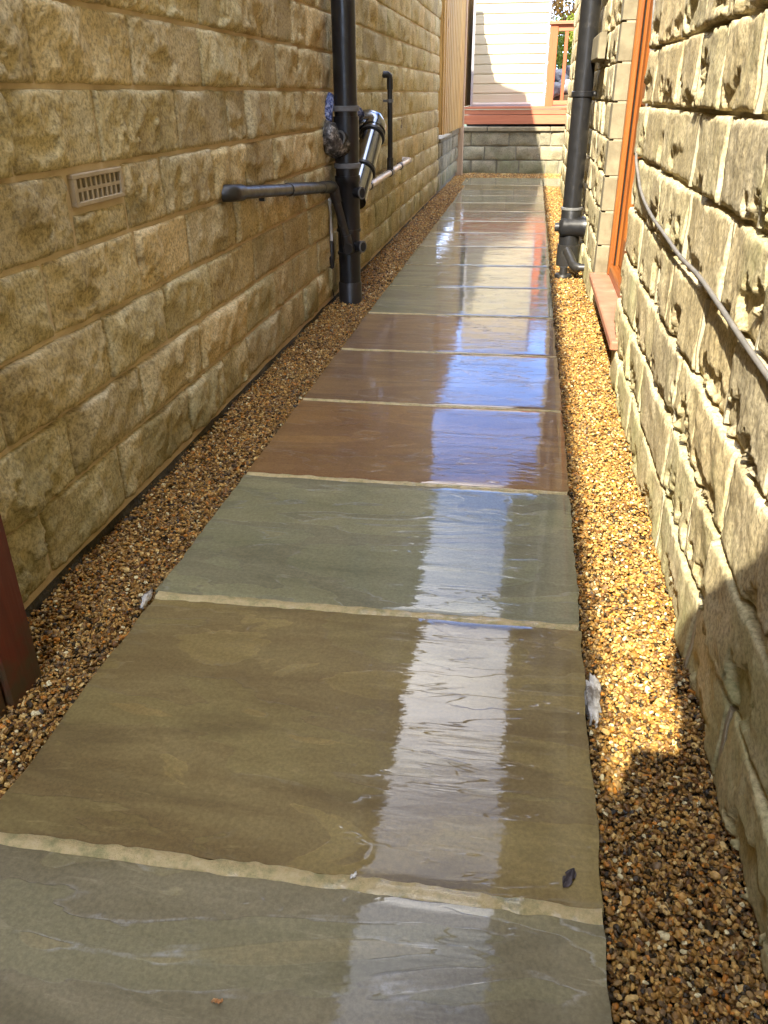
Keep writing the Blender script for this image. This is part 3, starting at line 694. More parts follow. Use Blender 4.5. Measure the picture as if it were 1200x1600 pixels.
d = MB(); d.box(lx0, lx1, ya + 0.101, yb - 0.101, 1.99, 2.105, 0.007); d.obj('rail', M['oak_y'], dr)
d = MB(); d.box(lx0 + 0.02, lx1 - 0.02, ya + 0.10, yb - 0.10, 0.361, 0.899, 0.004); d.obj('panel', M['oak'], dr)
d = MB(); d.box(lx0 + 0.026, lx1 - 0.026, ya + 0.10, yb - 0.10, 1.021, 1.989); d.obj('glass', M['glass'], dr)
d = MB(); d.tube([(0.448, ya + 0.05, 1.08), (0.40, ya + 0.05, 1.08), (0.395, ya + 0.06, 1.08), (0.395, ya + 0.17, 1.08)], 0.009, 10); d.obj('handle', M['white_pl'], dr, smooth=True)
# eaves
e = MB(); e.box(0.151, XR + 0.03, -4.05, YR1 + 0.1, SOFF, SOFF + 0.02); e.obj('soffit', M['gutter'], rh)
e = MB(); e.box(0.131, 0.150, -4.05, YR1 + 0.1, SOFF - 0.01, SOFF + 0.17); e.obj('fascia', M['gutter'], rh)
gutter_mb(0.075, -4.05, YR1 + 0.1, SOFF + 0.14).obj('gutter', M['gutter'], rh, smooth=True)
rf = MB()
for k in range(15):
    xa, xb = -0.01 + 0.32 * k, -0.01 + 0.32 * (k + 1) + 0.04; za, zb = SOFF + 0.20 + 0.12 * k, SOFF + 0.185 + 0.12 * (k + 1)
    rf.add([(xa, -4.1, za), (xa, YR1 + 0.15, za), (xb, YR1 + 0.15, zb), (xb, -4.1, zb), (xa, -4.1, za - 0.03), (xa, YR1 + 0.15, za - 0.03), (xb, YR1 + 0.15, zb - 0.03), (xb, -4.1, zb - 0.03)],
           [(3, 2, 1, 0), (4, 5, 6, 7), (1, 5, 4, 0), (7, 6, 2, 3), (4, 7, 3, 0), (2, 6, 5, 1)])
rf.obj('roof', M['roof'], rh)

# ---- low wall at the end
ew = thing('garden_wall', 'low grey stone retaining wall with coping across the end of the path', 'wall', (0.5, 12, 0))
w = MB(); w.box(-0.95, 2.6, 11.905, 12.3, -0.06, 0.505); w.obj('wall', M['mortar_g'], ew)
courses(('y-', 11.90), -0.95, 2.6, -0.02, 3, 'E', {0: [-0.79, -0.45, -0.15, 0.2], 1: [-0.62, -0.20, 0.12, 0.42], 2: [-0.8, -0.3, 0.1, 0.25]}, 37, 0.22, 0.45, 0.010, M['stone_e'], ew, ch=0.174)
x = -0.95
for L in (0.36, 0.82, 0.6, 0.8, 0.9):
    c_ = MB(); c_.box(x + 0.003, x + L - 0.003, 11.86, 12.28, 0.508, 0.560, 0.006); c_.obj('coping', M['quoin'], ew); x += L
# ---- low wall under the fence
fw = thing('garden_wall', 'low stone wall with stepped broken top below the timber fence panel', 'wall', (-1.1, 10.5, 0))
w = MB(); w.box(-1.3, XL - 0.001, YL1 + 0.013, 11.70, -0.06, 0.50); w.obj('wall', M['mortar_g'], fw)
courses(('x+', XL), YL1 + 0.015, 11.70, 0.022, 3, 'L', {}, 41, 0.24, 0.42, 0.010, M['stone_e'], fw)
for (a, b, z) in ((9.25, 9.9, 0.498), (9.92, 10.6, 0.498), (10.62, 11.68, 0.50)):
    c_ = MB(); c_.box(-1.3, XL + 0.03, a, b, z, z + 0.035 + (0.03 if a > 10 else 0), 0.006); c_.obj('coping', M['quoin'], fw)

# ---- fence
fe = thing('fence', 'vertical board timber fence panel between the house corner and the garden steps post', 'fence', (-0.96, 10.4, 0.5))
y = YL1 - 0.03; k = 0
while y < 11.55:
    wd = 0.118 if k % 2 else 0.098
    b = MB(); xo = -0.920 if k % 2 else -0.932
    b.box(xo, xo + 0.014, y - 0.008, y + wd, 0.574 + 0.004 * math.sin(k * 2.3), 2.38 + 0.004 * math.sin(k * 5), 0.002); b.obj('board', M['fence'], fe)
    y += wd - 0.008; k += 1
for z in (0.72, 1.4, 2.1):
    b = MB(); b.box(-0.968, -0.934, YL1 + 0.02, 11.55, z, z + 0.07, 0.003); b.obj('rail', M['fence'], fe)
b = MB(); b.box(-1.02, -0.936, YL1 - 0.05, YL1 + 0.04, 0.575, 2.40, 0.003); b.obj('post', M['fence'], fe)
b = MB(); b.box(-0.975, -0.885, 11.58, 11.67, -0.06, 2.42, 0.004); b.obj('post', M['post'], fe)
fe2 = thing('fence', 'timber fence boards running back beside the cream shed on the deck', 'fence', (-0.95, 13.3, 0.8))
y = 12.02; k = 0
while y < 15.6:
    b = MB(); xo = -0.955 + (0.012 if k % 2 else 0); b.box(xo, xo + 0.014, y - 0.008, y + 0.11, 0.80, 2.35, 0.002); b.obj('board', M['fence'], fe2); y += 0.104; k += 1
b = MB(); b.box(-1.0, -0.957, 12.02, 15.6, 1.0, 1.07, 0.003); b.obj('rail', M['fence'], fe2)
b = MB(); b.box(-1.0, -0.957, 12.02, 15.6, 2.0, 2.07, 0.003); b.obj('rail', M['fence'], fe2)

# ---- deck
dk = thing('deck', 'orange stained timber deck with two fascia boards above the low wall', 'deck', (0.5, 13, 0.6))
for (z0_, z1_, nm) in ((0.592, 0.700, 'fascia_board'), (0.706, 0.765, 'fascia_board')):
    b = MB(); b.box(-0.915, 2.6, 11.925, 11.950, z0_, z1_, 0.003); b.obj(nm, M['deck'], dk)
y = 11.915
for k in range(28):
    b = MB(); b.box(-0.915, 2.6, y, y + 0.135, 0.770, 0.798, 0.003); b.obj('deck_plank', M['deck'], dk); y += 0.141
b = MB(); b.box(-0.90, 2.6, 12.32, 15.8, -0.06, 0.69); b.obj('joist_frame', M['dark'], dk)
# ---- railing
rl = thing('railing', 'orange stained deck railing beside the cream shed', 'railing', (1.2, 12.0, 0.8))
ry0, ry1 = 11.99, 12.06
b = MB(); b.box(0.135, 0.235, 11.985, 12.065, 0.799, 1.715, 0.003); b.obj('post', M['deck_z'], rl)
b = MB(); b.box(2.35, 2.45, 11.985, 12.065, 0.799, 1.715, 0.003); b.obj('post', M['deck_z'], rl)
b = MB(); b.box(0.12, 2.5, 11.96, 12.09, 1.717, 1.755, 0.004); b.obj('handrail', M['deck'], rl)
b = MB(); b.box(0.237, 2.348, 12.0, 12.05, 1.645, 1.714, 0.003); b.obj('rail', M['deck'], rl)
b = MB(); b.box(0.237, 2.348, 12.0, 12.05, 0.815, 0.865, 0.003); b.obj('rail', M['deck'], rl)
x = 0.325
while x < 2.3:
    b = MB(); b.box(x, x + 0.042, 12.004, 12.046, 0.866, 1.644, 0.002); b.obj('baluster', M['deck_z'], rl); x += 0.145
# ---- shed
sh = thing('shed', 'cream clad shed with grey corner trims standing on the deck', 'shed', (-0.36, 13.3, 0.8))
sx0, sx1, sy = -0.855, 0.135, 12.22
b = MB(); b.box(sx0 + 0.01, sx1 - 0.01, sy + 0.015, 14.4, 0.80, 2.52); b.obj('carcass', M['trim'], sh)
z = 0.846; pitch = 0.1135
while z < 2.44:
    P = []; h1 = min(pitch, 2.47 - z)
    V = [(sx0 + 0.03, sy - 0.002, z + 0.004), (sx1 - 0.03, sy - 0.002, z + 0.004), (sx1 - 0.03, sy - 0.006, z + h1 - 0.020), (sx0 + 0.03, sy - 0.006, z + h1 - 0.020), (sx0 + 0.03, sy + 0.012, z + h1 - 0.012), (sx1 - 0.03, sy + 0.012, z + h1 - 0.012),
         (sx1 - 0.03, sy + 0.008, z + h1), (sx0 + 0.03, sy + 0.008, z + h1), (sx0 + 0.03, sy + 0.008, z), (sx1 - 0.03, sy + 0.008, z)]
    MB().add(V, [(8, 9, 1, 0), (0, 1, 2, 3), (3, 2, 5, 4), (4, 5, 6, 7)]).obj('cladding_board', M['clad'], sh); z += pitch
for (a, c) in ((sx0, sx0 + 0.03), (sx1 - 0.03, sx1)):
    b = MB(); b.box(a, c, sy - 0.012, sy + 0.03, 0.80, 2.50, 0.003); b.obj('corner_trim', M['trim'], sh)
b = MB(); b.box(sx0 + 0.031, sx1 - 0.031, sy - 0.008, sy + 0.02, 0.80, 0.822, 0.002); b.obj('base_trim', M['trim'], sh)
b = MB(); b.box(sx0 + 0.031, sx1 - 0.031, sy - 0.010, sy + 0.02, 0.823, 0.846, 0.002); b.obj('base_trim', M['white_pl'], sh)
b = MB(); b.add([(sx0 - 0.04, sy - 0.06, 2.50), (sx1 + 0.04, sy - 0.06, 2.50), (sx1 + 0.04, 14.45, 2.62), (sx0 - 0.04, 14.45, 2.62), (sx0 - 0.04, sy - 0.06, 2.56), (sx1 + 0.04, sy - 0.06, 2.56), (sx1 + 0.04, 14.45, 2.68), (sx0 - 0.04, 14.45, 2.68)],
    [(3, 2, 1, 0), (4, 5, 6, 7), (0, 1, 5, 4), (1, 2, 6, 5), (2, 3, 7, 6), (3, 0, 4, 7)]); b.obj('shed_roof', M['trim'], sh)

# ================================================================ PIPES, LEFT
def part_tube(name, m, parent, pts, r, seg=22, **kw): return MB().tube(pts, r, seg).obj(name, m, parent, smooth=True, angle=40, **kw)
lp = thing('soil_pipe', 'thick black soil pipe with branch fittings against the shaded wall', 'pipe', (-0.88, 4.18, 0))
px_, py_, pr = -0.880, 4.18, 0.055
part_tube('pipe', M['pvc'], lp, [(px_, py_, 0.86), (px_, py_, 3.60)], pr, 32)
part_tube('junction', M['pvc'], lp, [(px_, py_, 0.60), (px_, py_, 0.635), (px_, py_, 0.84), (px_, py_, 0.86)], [pr + 0.001, pr + 0.003, pr + 0.006, pr + 0.006], 32)
part_tube('junction', M['pvc'], lp, [(px_, py_, 0.34), (px_, py_, 0.36), (px_, py_, 0.57), (px_, py_, 0.575), (px_, py_, 0.60)], [pr, pr + 0.003, pr + 0.003, pr + 0.007, pr + 0.007], 32)
part_tube('pipe', M['pvc'], lp, [(px_, py_, 0.09), (px_, py_, 0.34)], pr, 32)
part_tube('base_socket', M['pvc_dusty'], lp, [(px_, py_, -0.06), (px_, py_, 0.085), (px_, py_, 0.09)], [pr + 0.004, pr + 0.005, pr + 0.001], 32)
for z in (0.893, 0.645):
    part_tube('collar', M['grey_metal'], lp, [(px_, py_, z - 0.012), (px_, py_, z - 0.010), (px_, py_, z + 0.010), (px_, py_, z + 0.012)], [pr + 0.004, pr + 0.010, pr + 0.010, pr + 0.004], 32)
for z in (0.345, 0.235):
    part_tube('collar', M['pvc_dusty'], lp, [(px_, py_, z - 0.006), (px_, py_, z + 0.006)], pr + 0.006, 32)
for z in (0.893, 1.9):
    b = MB(); b.box(XL, px_ - 0.04, py_ - 0.012, py_ + 0.012, z - 0.01, z + 0.01); b.obj('wall_bracket', M['grey_metal'], lp)
def socket(parent, p, dirv, r, length, m=M['pvc'], rim=M['pvc_dusty'], open_=True):
    p = Vector(p); dv = Vector(dirv).normalized()
    o = MB().tube([p, p + dv * length * 0.55, p + dv * length * 0.6, p + dv * length] + ([p + dv * length, p + dv * length * 0.3] if open_ else []), [r * 0.86, r * 0.86, r, r] + ([r * 0.80, r * 0.78] if open_ else []), 20).obj('boss_socket', m, parent, smooth=True, angle=40)
    if open_:
        MB().tube([p + dv * (length - 0.004), p + dv * (length + 0.001)], r * 1.06, 24).tube([p + dv * (length + 0.001), p + dv * (length - 0.006)], r * 0.84, 24).obj('rim', M['grey_metal'], parent, smooth=True, angle=40)
        MB().tube([p + dv * (length + 0.0008), p + dv * (length + 0.0022)], r * 0.80, 20).obj('socket_shade_disc', M['dark'], parent)  # near-black disc stands in for the shade inside the open socket
# boss facing the camera, two bosses on the right
socket(lp, (-0.885, 4.13, 0.772), (-0.25, -1, 0.0), 0.030, 0.045)
socket(lp, (-0.845, 4.155, 0.524), (0.9, -0.42, 0.0), 0.027, 0.05)
socket(lp, (-0.845, 4.155, 0.272), (0.9, -0.42, 0.0), 0.027, 0.05)
# branch running into the wall on the near side, wrapped in film
wr = thing('soil_branch'); wr.parent = lp; wr.location = (-0.02, -0.05, 0.77)
mbw = MB(); pts = [(-0.885, 4.16, 0.73), (-0.915, 4.13, 0.735), (-0.945, 4.10, 0.755), (-0.955, 4.08, 0.79), (-0.975, 4.07, 0.80)]
mbw.tube(pts, [0.050, 0.058, 0.062, 0.060, 0.055], 32)
vv = mbw.v[0]; vv += 0.0022 * np.stack([fbm(vv[:, 1] * 40, vv[:, 2] * 40, 1, 3), fbm(vv[:, 0] * 40, vv[:, 2] * 40, 2, 3), fbm(vv[:, 1] * 40, vv[:, 0] * 40, 3, 3)], -1)
mbw.obj('elbow_film', M['wrap'], wr, smooth=True)
mbw = MB().tube([(-0.955, 4.12, 0.82), (-0.958, 4.13, 0.87), (-0.950, 4.14, 0.92), (-0.945, 4.15, 0.955)], [0.022, 0.024, 0.020, 0.012], 14)
vv = mbw.v[0]; vv += 0.006 * np.stack([fbm(vv[:, 1] * 60, vv[:, 2] * 60, 1, 3), fbm(vv[:, 0] * 60, vv[:, 2] * 60, 2, 3), fbm(vv[:, 1] * 60, vv[:, 0] * 60, 3, 3)], -1)
mbw.obj('net_wrap', M['bluewrap'], wr, smooth=True)
# big glossy branch on the far side
br = thing('soil_branch'); br.parent = lp; br.location = (0.05, 0.3, 0.5)
A0, A1 = Vector((-0.865, 4.26, 0.475)), Vector((-0.835, 4.66, 0.775))
dv = (A1 - A0).normalized()
top = [A1, A1 + dv * 0.03, A1 + dv * 0.055 + Vector((-0.012, 0, 0.004)), A1 + dv * 0.06 + Vector((-0.035, 0, 0.012)), A1 + dv * 0.05 + Vector((-0.065, 0, 0.015)), (-0.98, 4.69, 0.80)]
part_tube('branch_pipe', M['shiny'], br, [A0, A1], 0.060, 32)
part_tube('elbow', M['shiny'], br, top, [0.066, 0.066, 0.064, 0.062, 0.060, 0.058], 32)
for q in (0.42, 0.93):
    c_ = A0 + (A1 - A0) * q
    part_tube('seal_ring', M['pvc_dusty'], br, [c_ - dv * 0.010, c_ - dv * 0.008, c_ + dv * 0.008, c_ + dv * 0.010], [0.061, 0.069, 0.069, 0.061], 32)
mbw = MB().tube([(-0.90, 4.62, 0.855), (-0.93, 4.64, 0.865), (-0.965, 4.66, 0.86)], [0.03, 0.045, 0.045], 14)
vv = mbw.v[0]; vv += 0.006 * np.stack([fbm(vv[:, 1] * 60, vv[:, 2] * 60, 1, 3), fbm(vv[:, 0] * 60, vv[:, 2] * 60, 2, 3), fbm(vv[:, 1] * 60, vv[:, 0] * 60, 3, 3)], -1)
mbw.obj('net_wrap', M['bluewrap'], br, smooth=True)

# waste pipe on the near side
wp = thing('waste_pipe', 'black waste pipe running along the shaded wall into the soil pipe', 'pipe', (-0.93, 3.2, 0.6))
W0, W1 = Vector((-0.930, 2.69, 0.670)), Vector((-0.926, 4.02, 0.562))
part_tube('pipe', M['pvc_dusty'], wp, [W0, W1], 0.0215, 20)
def lerp(a, b, t): return a + (b - a) * t
part_tube('elbow', M['pvc_dusty'], wp, arc((-0.930, 2.625, 0.675), (-1.0, 2.618, 0.675), W0, 0.030, 8) + [tuple(W0), tuple(lerp(W0, W1, 0.015))], 0.0262, 22)
c_ = lerp(W0, W1, 0.44); dv = (W1 - W0).normalized()
part_tube('coupling', M['pvc_dusty'], wp, [c_, c_ + dv * 0.003, c_ + dv * 0.05, W1 - dv * 0.28], [0.0215, 0.0255, 0.0255, 0.0245], 22)
part_tube('coupling', M['pvc_dusty'], wp, [W1 - dv * 0.20, W1 - dv * 0.19, W1 - dv * 0.01, W1], [0.0225, 0.0265, 0.027, 0.027], 22)
for c_ in (W0 + dv * 0.33,):
    b = MB(); b.box(XL, -0.945, c_.y - 0.008, c_.y + 0.008, c_.z - 0.035, c_.z - 0.018); b.obj('clip', M['pvc'], wp)
part_tube('elbow', M['pvc_dusty'], wp, [W1, W1 + dv * 0.025, (-0.922, 4.055, 0.548), (-0.918, 4.062, 0.52), (-0.914, 4.068, 0.49)], 0.0255, 22)
part_tube('drop_pipe', M['pvc_dusty'], wp, [(-0.916, 4.066, 0.50), (-0.878, 4.105, 0.315)], 0.020, 20)
part_tube('elbow', M['pvc_dusty'], wp, [(-0.880, 4.102, 0.33), (-0.874, 4.107, 0.29), (-0.870, 4.112, 0.272), (-0.872, 4.125, 0.265), (-0.874, 4.14, 0.263)], [0.025, 0.026, 0.028, 0.032, 0.033], 22)
part_tube('cap', M['pvc_dusty'], wp, [(-0.866, 4.092, 0.268), (-0.868, 4.080, 0.268)], [0.027, 0.025], 22)
# condensate hose hanging by the wall
ch_ = thing('hose', 'thin white tube with a black rubber sleeve hanging beside the soil pipe', 'hose', (-0.95, 4.12, 0.2))
part_tube('tube', M['white_pl'], ch_, [(-0.955, 4.10, 0.50), (-0.955, 4.10, 0.42), (-0.950, 4.09, 0.33), (-0.951, 4.09, 0.29)], 0.0075, 12)
part_tube('sleeve', M['pvc_dusty'], ch_, [(-0.951, 4.09, 0.305), (-0.952, 4.09, 0.29), (-0.954, 4.09, 0.21), (-0.956, 4.09, 0.175), (-0.956, 4.09, 0.165)], [0.009, 0.013, 0.0155, 0.012, 0.004], 14)
part_tube('wire', M['pvc'], ch_, [(-0.958, 4.09, 0.17), (-0.962, 4.10, 0.10), (-0.955, 4.12, 0.02), (-0.955, 4.12, -0.02)], 0.0025, 6)
# pale pipe on the far side with black couplings
pp = thing('waste_pipe', 'pale shiny waste pipe with black couplings beyond the soil pipe', 'pipe', (-0.93, 5.5, 0.5))
B0, B1 = Vector((-0.93, 4.42, 0.480)), Vector((-0.912, 6.60, 0.505)); B0 = Vector((-0.915, 4.28, 0.470)); 
part_tube('pipe', M['copper'], pp, [B0, B1], 0.020, 20)
for yy in (4.95, 5.72, 6.15):
    c_ = lerp(B0, B1, (yy - B0.y) / (B1.y - B0.y)); dv = (B1 - B0).normalized(); l_ = 0.02 if yy != 5.72 else 0.045
    part_tube('coupling', M['pvc_dusty'], pp, [c_ - dv * l_, c_ + dv * l_], 0.025, 20)
c_ = B1; part_tube('end_elbow', M['copper'], pp, [c_ - dv * 0.05, c_, c_ + Vector((-0.01, 0.02, 0)), c_ + Vector((-0.05, 0.03, 0))], 0.0235, 18)
part_tube('joint', M['pvc'], pp, [(-0.925, 4.26, 0.47), (-0.90, 4.22, 0.468)], 0.026, 20)
ov = thing('overflow_pipe', 'slim upright black pipe with a bend into the wall near its top', 'pipe', (-0.912, 5.71, 0.5))
part_tube('pipe', M['pvc'], ov, [(-0.912, 5.712, 0.50), (-0.912, 5.712, 1.035)], 0.0165, 18)
part_tube('elbow', M['pvc'], ov, [(-0.912, 5.712, 0.98), (-0.912, 5.712, 1.035), (-0.915, 5.710, 1.052), (-0.928, 5.702, 1.062), (-0.985, 5.69, 1.063)], 0.020, 18)
part_tube('clip', M['grey_metal'], ov, [(-0.912, 5.712, 0.905), (-0.912, 5.712, 0.925)], 0.021, 18)
b = MB(); b.box(XL, -0.92, 5.705, 5.72, 0.908, 0.922); b.obj('clip', M['grey_metal'], ov)
part_tube('tee', M['pvc_dusty'], ov, [(-0.912, 5.712, 0.50), (-0.912, 5.712, 0.58)], 0.021, 18)

# ================================================================ PIPES, RIGHT
rp = thing('soil_pipe', 'thick black soil pipe beside the oak coloured door', 'pipe', (0.268, 5.3, 0))
qx, qy = 0.268, 5.3
part_tube('pipe', M['pvc'], rp, [(qx, qy, 0.33), (qx, qy, 3.49)], 0.055, 32)
part_tube('socket', M['pvc'], rp, [(qx, qy, 0.12), (qx, qy, 0.33), (qx, qy, 0.335)], [0.060, 0.060, 0.057], 32)
part_tube('collar', M['grey_metal'], rp, [(qx, qy, 0.322), (qx, qy, 0.324), (qx, qy, 0.336), (qx, qy, 0.338)], [0.058, 0.064, 0.064, 0.058], 32)
part_tube('base_socket', M['pvc_dusty'], rp, [(qx, qy, -0.06), (qx, qy, 0.12)], 0.066, 32)
part_tube('clip', M['pvc'], rp, [(qx, qy, 0.930), (qx, qy, 0.933), (qx, qy, 0.957), (qx, qy, 0.96)], [0.056, 0.063, 0.063, 0.056], 32)
b = MB(); b.tube([(qx + 0.05, qy, 0.945), (XR - 0.02, qy, 0.945)], 0.014, 12); b.obj('clip_arm', M['pvc'], rp, smooth=True, angle=40)
part_tube('tee_branch', M['pvc'], rp, [(0.20, qy - 0.02, 0.225), (0.215, qy - 0.02, 0.225), (0.235, qy - 0.025, 0.225), (0.33, qy - 0.03, 0.228), (0.335, qy - 0.03, 0.228), (0.372, qy - 0.03, 0.228)], [0.035, 0.052, 0.060, 0.056, 0.060, 0.060], 30)
part_tube('access_plug', M['pvc_dusty'], rp, [(0.175, qy - 0.02, 0.222), (0.176, qy - 0.02, 0.222), (0.21, qy - 0.02, 0.224)], [0.02, 0.026, 0.026], 20)
gp = thing('waste_pipe', 'small black elbow pipe discharging over the gully at the foot of the soil pipe', 'pipe', (0.3, 4.95, 0))
part_tube('pipe', M['pvc_dusty'], gp, [(0.375, 4.86, 0.062), (0.305, 4.87, 0.060)], 0.021, 18)
part_tube('elbow', M['pvc_dusty'], gp, [(0.32, 4.868, 0.060), (0.300, 4.875, 0.062), (0.285, 4.90, 0.07), (0.262, 5.02, 0.105), (0.252, 5.07, 0.118)], 0.0255, 18)
part_tube('gully_collar', M['pvc_dusty'], gp, [(0.235, 4.93, -0.04), (0.235, 4.93, 0.0), (0.235, 4.93, 0.004), (0.235, 4.93, 0.05)], [0.045, 0.048, 0.024, 0.022], 24)
part_tube('gully_rim', M['pvc_dusty'], gp, [(0.235, 4.93, 0.0), (0.235, 4.93, 0.012)], [0.050, 0.046], 24)

# ================================================================ CABLE
cb = [(0.425, 3.90, 2.1), (0.412, 3.66, 1.35), (0.40, 3.45, 1.10), (0.375, 3.15, 0.90), (0.341, 2.98, 0.78), (0.341, 2.85, 0.715), (0.341, 2.70, 0.675), (0.341, 2.45, 0.648), (0.341, 2.2, 0.638), (0.341, 1.92, 0.628), (0.341, 1.7, 0.630), (0.341, 1.5, 0.622), (0.341, 1.32, 0.612), (0.341, 1.1, 0.603), (0.341, 0.8, 0.60), (0.341, 0.2, 0.58), (0.341, -0.8, 0.57)]
def catmull(P, n=8):
    P = [Vector(p) for p in P]; out = []
    for i in range(len(P) - 1):
        a, b_, c, d = P[max(i - 1, 0)], P[i], P[i + 1], P[min(i + 2, len(P) - 1)]
        for k in range(n):
            t = k / n; out.append(0.5 * ((2 * b_) + (c - a) * t + (2 * a - 5 * b_ + 4 * c - d) * t * t + (3 * b_ - a - 3 * c + d) * t ** 3))
    out.append(P[-1]); return out
o = MB().tube(catmull(cb), 0.0048, 10).obj('cable', M['cable'], smooth=True, origin=(0.32, 2, 0.6)); o['label'] = 'grey cable sagging across the sunlit stone wall from the door frame'; o['category'] = 'cable'

# ================================================================ GATE
gt = thing('gate', 'dark red painted timber gate edge against the shaded wall', 'gate', (-0.84, 0.5, 0))
b = MB(); b.box(-0.93, -0.838, 0.985, 1.082, -0.06, 1.25, 0.004); b.obj('post', M['red'], gt)
y = 0.980
for k in range(8):
    b = MB(); b.box(-0.875, -0.846, y - 0.115, y, -0.03, 1.2, 0.003); b.obj('board', M['red'], gt); y -= 0.119
b = MB(); b.box(-0.905, -0.877, 0.03, 0.98, 0.25, 0.35, 0.003); b.obj('ledge', M['red'], gt)
b = MB(); b.box(-0.905, -0.877, 0.03, 0.98, 0.95, 1.05, 0.003); b.obj('ledge', M['red'], gt)

# ================================================================ SMALL THINGS
import bmesh
def lump(name, label, cat, loc, size, m, seed, squash=(1, 1, 0.5), rot=0, ss=2, amp=0.35):
    bm = bmesh.new(); bmesh.ops.create_icosphere(bm, subdivisions=ss, radius=1.0)
    P = np.array([v.co[:] for v in bm.verts]); d = 1 + amp * fbm(P[:, 0] * 1.7 + seed, P[:, 1] * 1.7, seed, 3, z=P[:, 2] * 1.7)
    P = P * d[:, None] * np.array(squash) * size
    for v, p in zip(bm.verts, P): v.co = p
    me = bpy.data.meshes.new(name); bm.to_mesh(me); bm.free()
    me.polygons.foreach_set('use_smooth', [True] * len(me.polygons))
    o = link(name, me, m); o.location = loc; o.rotation_euler = (0, 0, rot)
    if label: o['label'] = label
    if cat: o['category'] = cat
    return o
lump('mortar_lump', 'whitish lump of mortar against the slab edge in the sunlit side gravel', 'mortar', (0.176, 1.155, -0.004), 0.062, M['haunch'], 5, (0.24, 1.0, 0.26), 0.02, 4, 0.45)
lump('mortar_lump', 'tiny pale grey mortar crumb at the left edge of the olive slab', 'mortar', (-0.742, 1.335, 0.0), 0.035, M['haunch'], 9, (0.2, 1.0, 0.25), 0.1, 3, 0.5)
M['leaf_dead'] = simple_noise_mat('dead_leaf', [(0.3, (0.03, 0.025, 0.03)), (0.7, (0.10, 0.08, 0.08))], 60, 0.7)
M['petal'] = simple_noise_mat('petal_orange', [(0.3, (0.45, 0.16, 0.03)), (0.7, (0.6, 0.4, 0.2))], 60, 0.7)
def crumpled(name, label, loc, lx, ly, m, seed, rot):
    n = 9; U, V = np.meshgrid(np.linspace(-1, 1, n), np.linspace(-1, 1, n), indexing='ij')
    wd = np.sqrt(np.maximum(0.02, 1 - U ** 2)) * (0.7 + 0.3 * vnoise(U * 3, V * 3, 0, seed))
    X = U * lx; Y = V * ly * wd; Z = 0.0015 + 0.006 * np.abs(fbm(U * 2.2, V * 2.2 + seed, seed, 3))
    mb = MB(); mb.add(np.stack([X, Y, Z], -1).reshape(-1, 3), gridfaces(n - 1, n - 1, False)); me = mb.mesh(name, (0, 0, 0), True)
    o = link(name, me, m); o.location = loc; o.rotation_euler = (0, 0, rot); o['label'] = label; o['category'] = 'leaf' ; return o
crumpled('dead_leaf', 'shrivelled dark leaf stuck to the wet olive slab near the gravel', (0.118, 0.768, 0.0062), 0.017, 0.009, M['leaf_dead'], 4, 1.1)
crumpled('petal', 'tiny orange leaf scrap on the nearest grey slab', (-0.295, 0.535, 0.001), 0.007, 0.004, M['petal'], 6, 0.3)
crumpled('petal', 'tiny white petal on the cream joint between the nearest two slabs', (-0.17, 0.727, 0.0032), 0.006, 0.004, M['white_pl'], 8, 0.9)

# ================================================================ HEDGE, ROCKS behind the deck
def leaf_mat(name, a, b_, c3):
    m, t, b = mat(name); p = pos(t)
    t.links.new(mix(t, ramp(t, noise(t, 2.6, p, 3), [(0.35, a), (0.5, b_), (0.66, c3)]), ramp(t, noise(t, 40, p, 2), [(0.3, 0.7), (0.7, 1.25)]), 1.0, 'MULTIPLY'), b.inputs['Base Color'])
    b.inputs['Roughness'].default_value = 0.5; b.inputs['Transmission Weight'].default_value = 0.0; b.inputs['Subsurface Weight'].default_value = 0.0
    tr = N(t, 'ShaderNodeBsdfTranslucent'); tr.inputs[0].default_value = (*[min(1, v * 1.5) for v in b_], 1)
    ms = N(t, 'ShaderNodeMixShader'); ms.inputs[0].default_value = 0.35; out = t.nodes['Material Output']
    t.links.new(b.outputs[0], ms.inputs[1]); t.links.new(tr.outputs[0], ms.inputs[2]); t.links.new(ms.outputs[0], out.inputs[0]); return m
M['leaf_g'] = leaf_mat('hedge_leaves', (0.08, 0.12, 0.015), (0.18, 0.23, 0.02), (0.32, 0.34, 0.04))
M['leaf_r'] = leaf_mat('copper_leaves', (0.10, 0.055, 0.02), (0.24, 0.14, 0.03), (0.22, 0.22, 0.03))
M['bark'] = wood('bark', (0.05, 0.035, 0.025), (0.12, 0.09, 0.06), 'z', 0.9)
